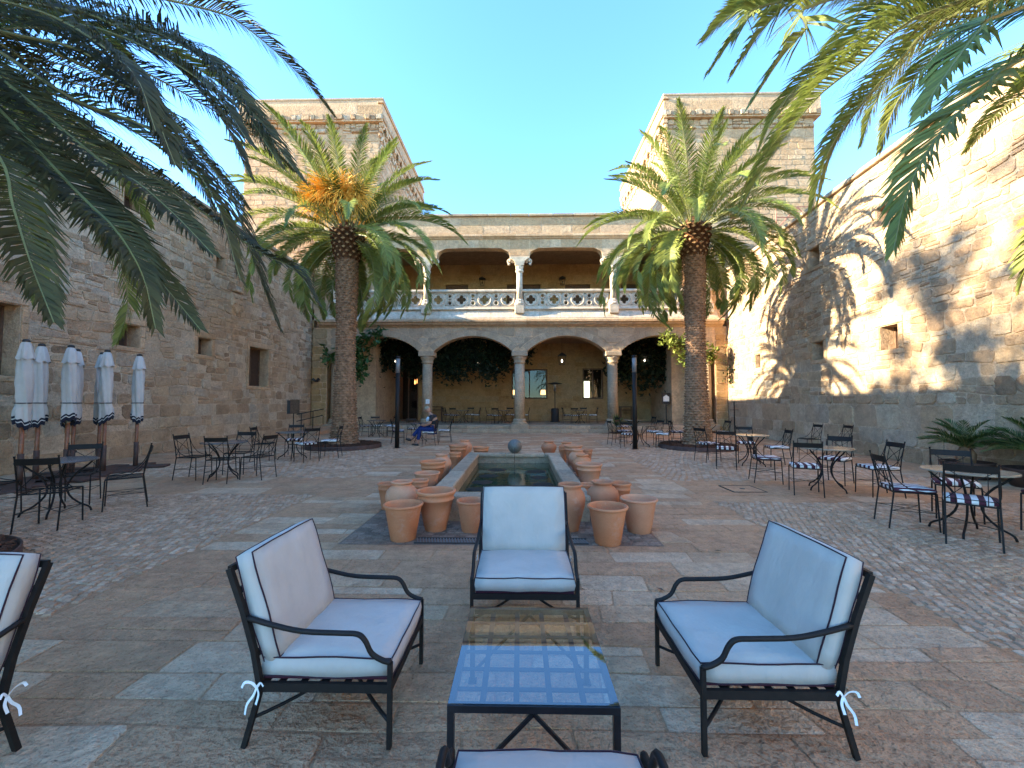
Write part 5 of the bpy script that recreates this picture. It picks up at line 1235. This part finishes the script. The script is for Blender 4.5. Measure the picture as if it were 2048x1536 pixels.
def rosette(t, c, n, L, seed, mat, nl=22, e=(.2, 1.2)):
    rg = random.Random(seed)
    for i in range(n):
        az = i * 2.4 + rg.uniform(-.2, .2); el = e[0] + (e[1] - e[0]) * rg.random(); pts = []; p = Vector(c); q = el
        for k in range(6): pts.append(tuple(p)); q -= .17; p = p + Vector((math.cos(az) * math.cos(q), math.sin(az) * math.cos(q), math.sin(q))) * L / 5
        me = frond_mesh('frond', pts, nl, L * .20, .014, seed + i, mat, .95, .12, .12); link(bpy.data.objects.new('frond', me), t)
def potted_cycad(x, y, r, h, label, seed, L):
    t = thing('potted_cycad', label, 'cycad', (x, y, 0), 0, 'cycads in brown tubs by the right wall'); mb = MB()
    mb.lathe([(r * .8, 0), (r, h * .9), (r * 1.05, h), (r * .97, h), (r * .95, h * .85), (.02, h * .8)], 24); mb.build('tub', M['red'], t, True)
    mb = MB(); mb.lathe([(.14, h * .8), (.16, h + .15), (.08, h + .3)], 10); mb.build('stump', M['bark'], t, True)
    rosette(t, (0, 0, h + .25), 34, L, seed, M['cycad'], 34, (.45, 1.5))
potted_cycad(9.2, 8.8, .40, .34, 'spiky green cycad in a brown tub at the foot of the right wall', 71, .75)
potted_cycad(9.5, 7.8, .48, .34, 'spiky cycad cut by the right edge, nearer the viewer than its twin', 72, .85)
ag = thing('potted_agave', 'small spiky agave in a pot at the foot of the third column', 'agave', (4.75, 20.6, 0)); mb = MB()
mb.lathe([(.22, 0), (.34, .34), (.36, .4), (.3, .4), (.02, .32)], 16); mb.build('pot', M['ashlar'], ag, True)
rg = random.Random(5)
for i in range(22):
    az = i * 2.4; el = rg.uniform(.5, 1.4); d = Vector((math.cos(az) * math.cos(el), math.sin(az) * math.cos(el), math.sin(el))); s = Vector((-math.sin(az), math.cos(az), 0)) * .045; c = Vector((0, 0, .36)); L = rg.uniform(.5, .8)
    mb = MB(); mb.add([c - s * .6, c + s * .6, c + d * L * .5 + s, c + d * L * .5 - s, c + d * L + Vector((0, 0, -.05))], [(0, 1, 2, 3), (3, 2, 4)]); mb.build('leaf', M['cycad'], ag)
# tall tree outside the left wall; its loose crown dapples the right wall
def tall_tree(x, y, H, label, seed, rad):
    rg = random.Random(seed); t = thing('tall_tree', label, 'tree', (x, y, 0)); mb = MB(); mb.tube(catmull([(0, 0, 0), (.1, .1, H * .4), (-.1, .2, H * .75)], 8), [.35 - .025 * k for k in range(9)], 8); mb.build('trunk', M['bark'], t, True)
    cl = []
    mb = MB()
    for k in range(38):
        c = Vector((rg.uniform(-1, 1) * rad * .7, rg.uniform(-1, 1) * rad, H * .80 + rg.uniform(-1, 1) * rad * .85)); cl.append((c, rg.uniform(.35, .85))); mb.tube([(0, 0, H * .55), tuple(c * .5 + Vector((0, 0, H * .3))), tuple(c)], [.12, .07, .03], 5)
    mb.build('limb', M['bark'], t)
    mb = MB()
    for k in range(3400):
        c, r = cl[rg.randrange(len(cl))]; p = c + Vector((rg.gauss(0, .5), rg.gauss(0, .5), rg.gauss(0, .42))) * r; d = Vector((rg.uniform(-1, 1), rg.uniform(-1, 1), rg.uniform(-1, .5))).normalized(); s = d.cross(Vector((rg.uniform(-1, 1), .3, 1))).normalized() * .09; mb.add([p - s, p + s, p + d * .3], [(0, 1, 2)])
    mb.build('crown', M['leaf'], t, kind='stuff')
tall_tree(-27, 5.6, 18.6, 'tall leafy tree standing outside beyond the left wall', 91, 3.5)
# ================================================================== STREET FURNITURE
def lamp_post(x, y, label):
    t = thing('lamp_post', label, 'lamp post', (x, y, .004), 0, 'slim dark lamp posts in the courtyard'); mb = MB(); mb.tube([(0, 0, 0), (0, 0, 2.55)], .075, 14); mb.build('post', M['iron'], t, True)
    mb = MB(); mb.tube([(0, 0, 2.551), (0, 0, 3.05)], .072, 14); mb.build('light_head', plain_mat('grey_diffuser', (.16, .155, .15), .35, 0, .5), t, True)
    mb = MB(); mb.tube([(0, 0, 3.05), (0, 0, 3.13)], .078, 14); mb.build('cap', M['iron'], t, True); mb = MB(); mb.lathe([(.12, 0), (.12, .012), (.08, .014)], 16); mb.build('base_plate', M['iron'], t)
lamp_post(-4.18, 14.1, 'slim dark lamp post to the left of the pool, before the seated person')
lamp_post(3.83, 13.95, 'slim dark lamp post to the right of the pool, before the third column')
hr = thing('ramp_handrail', 'black iron handrail of the ramp at the left corner of the building', 'handrail', (-10.3, 19.4, 0))
for z in (1.0, .68): mb = MB(); mb.tube([(-.05, -.3, z), (0, 3.1, z + .28)], .022, 6); mb.build('rail', M['iron'], hr)
for y in (0, 1.1, 2.2): mb = MB(); mb.tube([(0, y, .0), (0, y, 1.03 + y * .09)], .022, 6); mb.build('post', M['iron'], hr)
rp = props(bpy.data.objects.new('ramp', None), kind='structure'); link(rp)
mb = MB(); mb.ct = .2; mb.add([(-10.98, 19.0, .0), (-9.6, 19.0, .0), (-9.6, 21.55, .34), (-10.98, 21.55, .34), (-9.6, 21.55, 0), (-10.98, 21.55, 0)], [(0, 1, 2, 3), (1, 4, 2), (0, 3, 5)]); mb.build('ramp_slab', M['flag'], rp, tone=True)
sb = thing('sign_board', 'dark double board on a thin post before the left wall', 'sign', (-9.35, 17.0, 0)); mb = MB(); mb.tube([(0, 0, 0), (0, 0, 1.15)], .02, 6); mb.build('post', M['iron'], sb)
mb = MB(); mb.box((.05, 0, 1.38), (.38, .035, .58), bev=.01); mb.build('board', M['wood'], sb); mb = MB(); mb.box((-.17, .10, 1.36), (.30, .03, .56), rz=.35, bev=.01); mb.build('board', M['irond'], sb)
wp = thing('iron_stake', 'thin dark iron stake with short crossbar at the foot of the right wall', 'post', (10.15, 19.9, 0)); mb = MB(); mb.tube([(0, 0, 0), (0, 0, 1.6)], .03, 6); mb.build('pole', M['iron'], wp); mb = MB(); mb.tube([(-.2, 0, 1.2), (.2, 0, 1.2)], .012, 5); mb.build('crossbar', M['iron'], wp)
ht = thing('patio_heater', 'black mushroom patio heater standing under the third arch', 'heater', (2.15, 25.6, ZP)); mb = MB(); mb.lathe([(.30, 0), (.30, .04), (.24, .06), (.24, .78), (.20, .84)], 16); mb.build('base', M['irond'], ht, True)
mb = MB(); mb.tube([(0, 0, .84), (0, 0, 1.95)], .028, 8); mb.build('pole', M['irond'], ht); mb = MB(); mb.lathe([(.08, 1.9), (.09, 2.2), (.12, 2.3)], 12); mb.build('burner', plain_mat('steel', (.5, .5, .5), .3, .9), ht, True)
mb = MB(); mb.lathe([(.12, 2.30), (.44, 2.34), (.45, 2.36), (.1, 2.44)], 20); mb.build('hood', M['irond'], ht, True)
def lantern(x, y, z, drop, label, group, s=1.0, cat='lantern', back=0):
    t = thing('lantern', label, cat, (x, y, z), 0, group); mb = MB(); a, b, h = .11 * s, .18 * s, .42 * s
    for sx, sy in ((-1, -1), (1, -1), (1, 1), (-1, 1)): mb.tube([(sx * a, sy * a, 0), (sx * b, sy * b, h)], .010, 4)
    for r, zz in ((a, 0), (b, h)): mb.tube([(-r, -r, zz), (r, -r, zz), (r, r, zz), (-r, r, zz), (-r, -r, zz)], .012, 4)
    mb.build('frame', M['irond'], t)
    mb = MB(); mb.add([(-b * 1.15, -b * 1.15, h), (b * 1.15, -b * 1.15, h), (b * 1.15, b * 1.15, h), (-b * 1.15, b * 1.15, h), (0, 0, h + .17 * s)], [(0, 1, 4), (1, 2, 4), (2, 3, 4), (3, 0, 4), (3, 2, 1, 0)]); mb.build('roof', M['irond'], t)
    mb = MB(); mb.lathe([(.008, .10 * s), (.035 * s, .14 * s), (.038 * s, .19 * s), (.015, .25 * s)], 8); mb.build('bulb', M['bulb'] if drop else M['glass'], t, True)
    if drop: mb = MB(); mb.tube([(0, 0, h + .15 * s), (0, 0, drop)], .008, 4); mb.build('chain', M['irond'], t)
    if back: mb = MB(); mb.tube([(0, 0, h + .12 * s), (0, back * .6, h + .22 * s), (0, back, h * .6)], .012, 4); mb.build('bracket', M['irond'], t)
for x, lab in ((-7.35, 'in the first arch behind the left lamp post'), (-2.48, 'in the second arch, before the ivy'), (2.45, 'in the third arch, above the patio heater'), (7.25, 'in the fourth arch, right of the dark lamp post')):
    lantern(x, 24.2, 3.75, 1.62, 'wrought iron lantern hanging ' + lab, 'lanterns hanging in the arcade', 1.25)
for x, lab in ((-2.45, 'left of the middle gallery column'), (2.75, 'right of the middle gallery column'), (7.7, 'behind the right end of the gallery')):
    lantern(x, 26.6, 9.15, 0, 'small dark lantern on the gallery back wall ' + lab, 'lanterns on the gallery wall', 1.0, back=.28)
def console(x, y, label):
    t = thing('console_table', label, 'console', (x, y, ZP), 0, 'dark console tables against the arcade wall'); mb = MB(); mb.box((0, 0, .92), (.78, .38, .05), bev=.01); mb.build('top', M['wood'], t)
    mb = MB(); mb.box((0, 0, .72), (.72, .34, .04)); mb.build('shelf', M['wood'], t)
    for sx in (-1, 1):
        for sy in (-1, 1): mb = MB(); mb.box((sx * .35, sy * .15, .447), (.05, .05, .89)); mb.build('leg', M['wood'], t)
console(6.65, 26.2, 'dark wooden console table seen right of the third column'); console(-5.3, 26.2, 'dark wooden console table seen right of the second column')
ms = thing('menu_stand', 'black menu stand with a small white house-shaped board under the fourth arch', 'menu stand', (8.1, 23.2, ZP)); mb = MB(); mb.tube([(0, 0, 0), (0, 0, 1.15)], .03, 8); mb.build('post', M['irond'], ms); mb = MB(); mb.lathe([(.2, 0), (.2, .02), (.03, .05)], 14); mb.build('foot', M['irond'], ms)
mb = MB(); mb.box((0, 0, 1.42), (.46, .03, .62), bev=.01); mb.build('board', M['irond'], ms); mb = MB()
mb.add([(-.16, -.03, 1.25), (.16, -.03, 1.25), (.16, -.03, 1.50), (0, -.03, 1.62), (-.16, -.03, 1.50), (-.16, -.018, 1.25), (.16, -.018, 1.25), (.16, -.018, 1.50), (0, -.018, 1.62), (-.16, -.018, 1.50)], [(0, 1, 2, 3, 4), (0, 5, 6, 1), (1, 6, 7, 2), (2, 7, 8, 3), (3, 8, 9, 4), (4, 9, 5, 0)]); mb.build('paper', M['white'], ms)
nt_ = thing('paper_notice', 'small white paper notice fixed to the second column', 'notice', (-4.83, 21.62, 1.60)); mb = MB(); mb.box((0, 0, 0), (.20, .012, .24)); mb.build('sheet', M['white'], nt_); mb = MB()
for k, w_ in enumerate((.12, .10, .13, .08)): mb.box((0, -.008, .07 - k * .045), (w_, .004, .010))
mb.build('print', plain_mat('grey_print', (.35, .35, .35), .6), nt_)
for x, lab in ((1.52, 'inside the window right of the middle column'), (-.35, 'inside the window just left of the middle column')):
    t = thing('table_lamp', 'small lit table lamp with orange shade ' + lab, 'lamp', (x, 27.35, 1.75), 0, 'lit table lamps behind the window'); mb = MB(); mb.lathe([(.17, .32), (.14, .62)], 14, cap=False); mb.build('lamp_shade', M['lampshade'], t); mb = MB(); mb.lathe([(.10, .0), (.09, .02), (.03, .06), (.04, .2), (.015, .32)], 10); mb.build('stem', M['irond'], t)
    mb = MB(); mb.box((0, .1, -.3), (.9, .5, .5)); mb.build('sill_cabinet', M['wood'], t)
for x, z in ((-6.95, 2.75), (-6.8, 2.8)):
    t = thing('candle_lamp', 'tiny warm candle-shaped lamp glowing in the dark doorway, ' + ('lower of two' if z < 2.78 else 'upper of two'), 'lamp', (x, 27.3, z), 0, 'twin candle lamps in the doorway'); mb = MB(); mb.lathe([(.02, 0), (.045, .08), (.03, .22), (.008, .32)], 8); mb.build('flame_bulb', emit('candle_glow', (1, .38, .12), 1.3), t, True); mb = MB(); mb.tube([(0, 0, 0), (0, .0, -.25)], .012, 5); mb.build('holder', M['irond'], t)
ws = thing('wall_spotlight', 'small black double spotlight fixed at the corner left of the building', 'spotlight', (-10.6, 21.45, 2.65)); mb = MB(); mb.tube([(0, .1, 0), (0, -.12, 0)], .03, 6); mb.build('bracket', M['irond'], ws)
for s in (-1, 1): mb = MB(); mb.tube([(0, -.12, 0), (s * .16, -.16, .12)], [.05, .08], 8); mb.build('spot_head', M['irond'], ws)
lf = random.Random(77)
for i, (x, y) in enumerate(((-.95, 2.75), (2.5, 3.65), (2.05, 4.4), (-1.75, 3.6), (1.15, 3.5), (2.35, 7.2), (1.35, 6.2))):
    t = thing('fallen_leaf', ['small dry leaf on the paving left of the glass table', 'pale scrap of leaf on the joint behind the right armchair', 'dry leaf on the cobbles at right', 'dry leaf lying before the left cobbles', 'dry leaf on the slabs right of the middle armchair', 'dry leaf far along the paving right of the pool', 'dry leaf beside the right row of pots'][i], 'leaf', (x, y, .016), lf.uniform(0, 6)); mb = MB()
    mb.add([(0, -.045, 0), (.018, 0, .008), (0, .045, .004), (-.018, 0, .010)], [(0, 1, 2, 3)]); mb.build('blade', M['white'] if i == 1 else M['wood'], t)
# ================================================================== SEATED PERSON
def skin_body(name, verts, edges, radii, root, mat, parent, sub=2):
    me = bpy.data.meshes.new(name); me.from_pydata(verts, edges, []); o = bpy.data.objects.new(name, me); link(o)
    o.modifiers.new('skin', 'SKIN'); ss = o.modifiers.new('sub', 'SUBSURF'); ss.levels = sub; ss.render_levels = sub
    for i, r in enumerate(radii): me.skin_vertices[0].data[i].radius = (r, r) if isinstance(r, (int, float)) else r
    me.skin_vertices[0].data[root].use_root = True
    bpy.context.view_layer.update(); m2 = bpy.data.meshes.new_from_object(o.evaluated_get(bpy.context.evaluated_depsgraph_get()))
    C.objects.unlink(o); bpy.data.objects.remove(o); m2.name = name; m2.materials.clear(); m2.materials.append(mat)
    m2.polygons.foreach_set('use_smooth', [True] * len(m2.polygons)); p = bpy.data.objects.new(name, m2); link(p, parent); return p
PO = Vector((-3.27, 15.05, 0))
pe = thing('person', 'person in dark top, cap and blue jeans sitting cross-legged with head bowed, reading', 'person', tuple(PO), 0)
# local: faces -x; hips over the seat at z .52
V = [(.12, 0, .60), (.15, 0, .78), (.12, 0, .95), (.06, 0, 1.06), (.0, 0, 1.13), (-.05, 0, 1.20),
     (.09, -.19, 1.03), (.06, -.25, .80), (-.17, -.16, .72), (-.26, -.10, .74),
     (.09, .19, 1.03), (.06, .25, .80), (-.17, .14, .72), (-.26, .08, .75),
     (.08, -.10, .58), (-.34, -.10, .60), (-.40, -.10, .18), (-.42, -.10, .07), (-.56, -.10, .05),
     (.08, .10, .58), (-.32, .05, .68), (-.62, -.04, .32), (-.68, -.05, .22), (-.80, -.07, .20)]
E_ = [(0, 1), (1, 2), (2, 3), (3, 4), (4, 5), (3, 6), (6, 7), (7, 8), (8, 9), (3, 10), (10, 11), (11, 12), (12, 13), (0, 14), (14, 15), (15, 16), (16, 17), (17, 18), (0, 19), (19, 20), (20, 21), (21, 22), (22, 23)]
RR = [(.15, .17), (.13, .16), (.14, .18), .10, .055, .06, .065, .048, .04, .032, .065, .048, .04, .032, .095, .07, .048, .045, .04, .095, .07, .048, .042, .04]
skin_body('body', V, E_, RR, 0, M['skin'], pe)
mb = MB(); hc = Vector((-.09, 0, 1.285)); n = 12
vs = []
for i in range(9):
    a = math.pi * i / 8
    for k in range(n): q = 2 * math.pi * k / n; r = max(.004, math.sin(a)); vs.append(hc + Matrix.Rotation(-.55, 3, 'Y') @ Vector((.106 * r * math.cos(q), .084 * r * math.sin(q), -.125 * math.cos(a))))
mb.add(vs, [(i * n + k, i * n + (k + 1) % n, (i + 1) * n + (k + 1) % n, (i + 1) * n + k) for i in range(8) for k in range(n)])
mb.tube([hc + Vector((-.09, 0, -.01)), hc + Vector((-.115, 0, -.045)), hc + Vector((-.095, 0, -.05))], .016, 6)
for s in (-1, 1): mb.tube([hc + Vector((.02, s * .076, .0)), hc + Vector((.02, s * .088, -.03))], .018, 6)
mb.build('head', M['skin'], pe, True)
mb = MB()
for s in (-1, 1): mb.lathe([(.004, 0), (.010, .004), (.004, .008)], 6, tuple(hc + Vector((-.098, s * .032, -.005))))
mb.tube([hc + Vector((-.105, -.025, -.075)), hc + Vector((-.105, .025, -.075))], .005, 4); mb.build('face', M['shoe'], pe)
mb = MB(); vs = []
for i in range(5):
    a = math.pi / 2 * i / 4
    for k in range(n): q = 2 * math.pi * k / n; vs.append(hc + Matrix.Rotation(-.45, 3, 'Y') @ Vector((.112 * math.cos(a) * math.cos(q), .092 * math.cos(a) * math.sin(q), .035 + .10 * math.sin(a))))
mb.add(vs, [(i * n + k, i * n + (k + 1) % n, (i + 1) * n + (k + 1) % n, (i + 1) * n + k) for i in range(4) for k in range(n)])
mb.box(hc + Vector((-.13, 0, .005)), (.09, .13, .012), rot=Matrix.Rotation(-.6, 3, 'Y')); mb.build('cap', M['cap'], pe, True)
sk = lambda ids: ([V[i] for i in ids])
skin_body('shirt', [(.13, 0, .58), (.155, 0, .78), (.125, 0, .95), (.06, 0, 1.06), (.09, -.19, 1.03), (.065, -.245, .86), (.09, .19, 1.03), (.065, .245, .86)], [(0, 1), (1, 2), (2, 3), (3, 4), (4, 5), (3, 6), (6, 7)], [(.165, .185), (.15, .175), (.155, .195), .11, .08, .066, .08, .066], 0, M['shirt'], pe)
skin_body('jeans', [V[i] for i in (0, 14, 15, 16, 19, 20, 21)], [(0, 1), (1, 2), (2, 3), (0, 4), (4, 5), (5, 6)], [(.155, .175), .105, .082, .066, .105, .082, .066], 0, M['jeans'], pe)
mb = MB()
for p0, p1 in (((-.39, -.10, .05), (-.62, -.10, .035)), ((-.66, -.05, .20), (-.86, -.08, .235))): mb.tube([p0, tuple((Vector(p0) + Vector(p1)) / 2), p1], [.05, .052, .035], 8)
mb.build('shoes', M['shoe'], pe, True)
mb = MB(); mb.tube([(.0, -.20, 1.02), (-.04, -.235, .95), (-.03, -.24, .88)], [.05, .06, .045], 8); mb.build('shoulder_cloth', M['paleblue'], pe, True)
mb = MB()
for s, c in ((-1, (-.29, -.10, .745)), (1, (-.29, .08, .755))):
    mb.tube([(c[0] + .05, c[1], c[2]), c], [.03, .034], 7)
    for k, l in enumerate((.055, .065, .062, .05)): mb.tube([c, (c[0] - l * .6, c[1] + (k - 1.5) * .02, c[2] + .01), (c[0] - l, c[1] + (k - 1.5) * .02 - s * .01, c[2] - .012)], [.011, .010, .008], 5)
    mb.tube([(c[0] + .02, c[1] - s * .03, c[2]), (c[0] - .02, c[1] - s * .045, c[2] + .012)], [.011, .009], 5)
mb.build('hands', M['skin'], pe, True)
bk = thing('open_book', 'thin open book held on the lap of the seated person', 'book', tuple(PO + Vector((-.36, -.01, .765)))); mb = MB()
for s in (-1, 1): mb.box((0, s * .075, .01), (.20, .15, .012), rot=Matrix.Rotation(s * .15, 3, 'X') @ Matrix.Rotation(.35, 3, 'Y'))
mb.build('pages', M['irond'], bk)
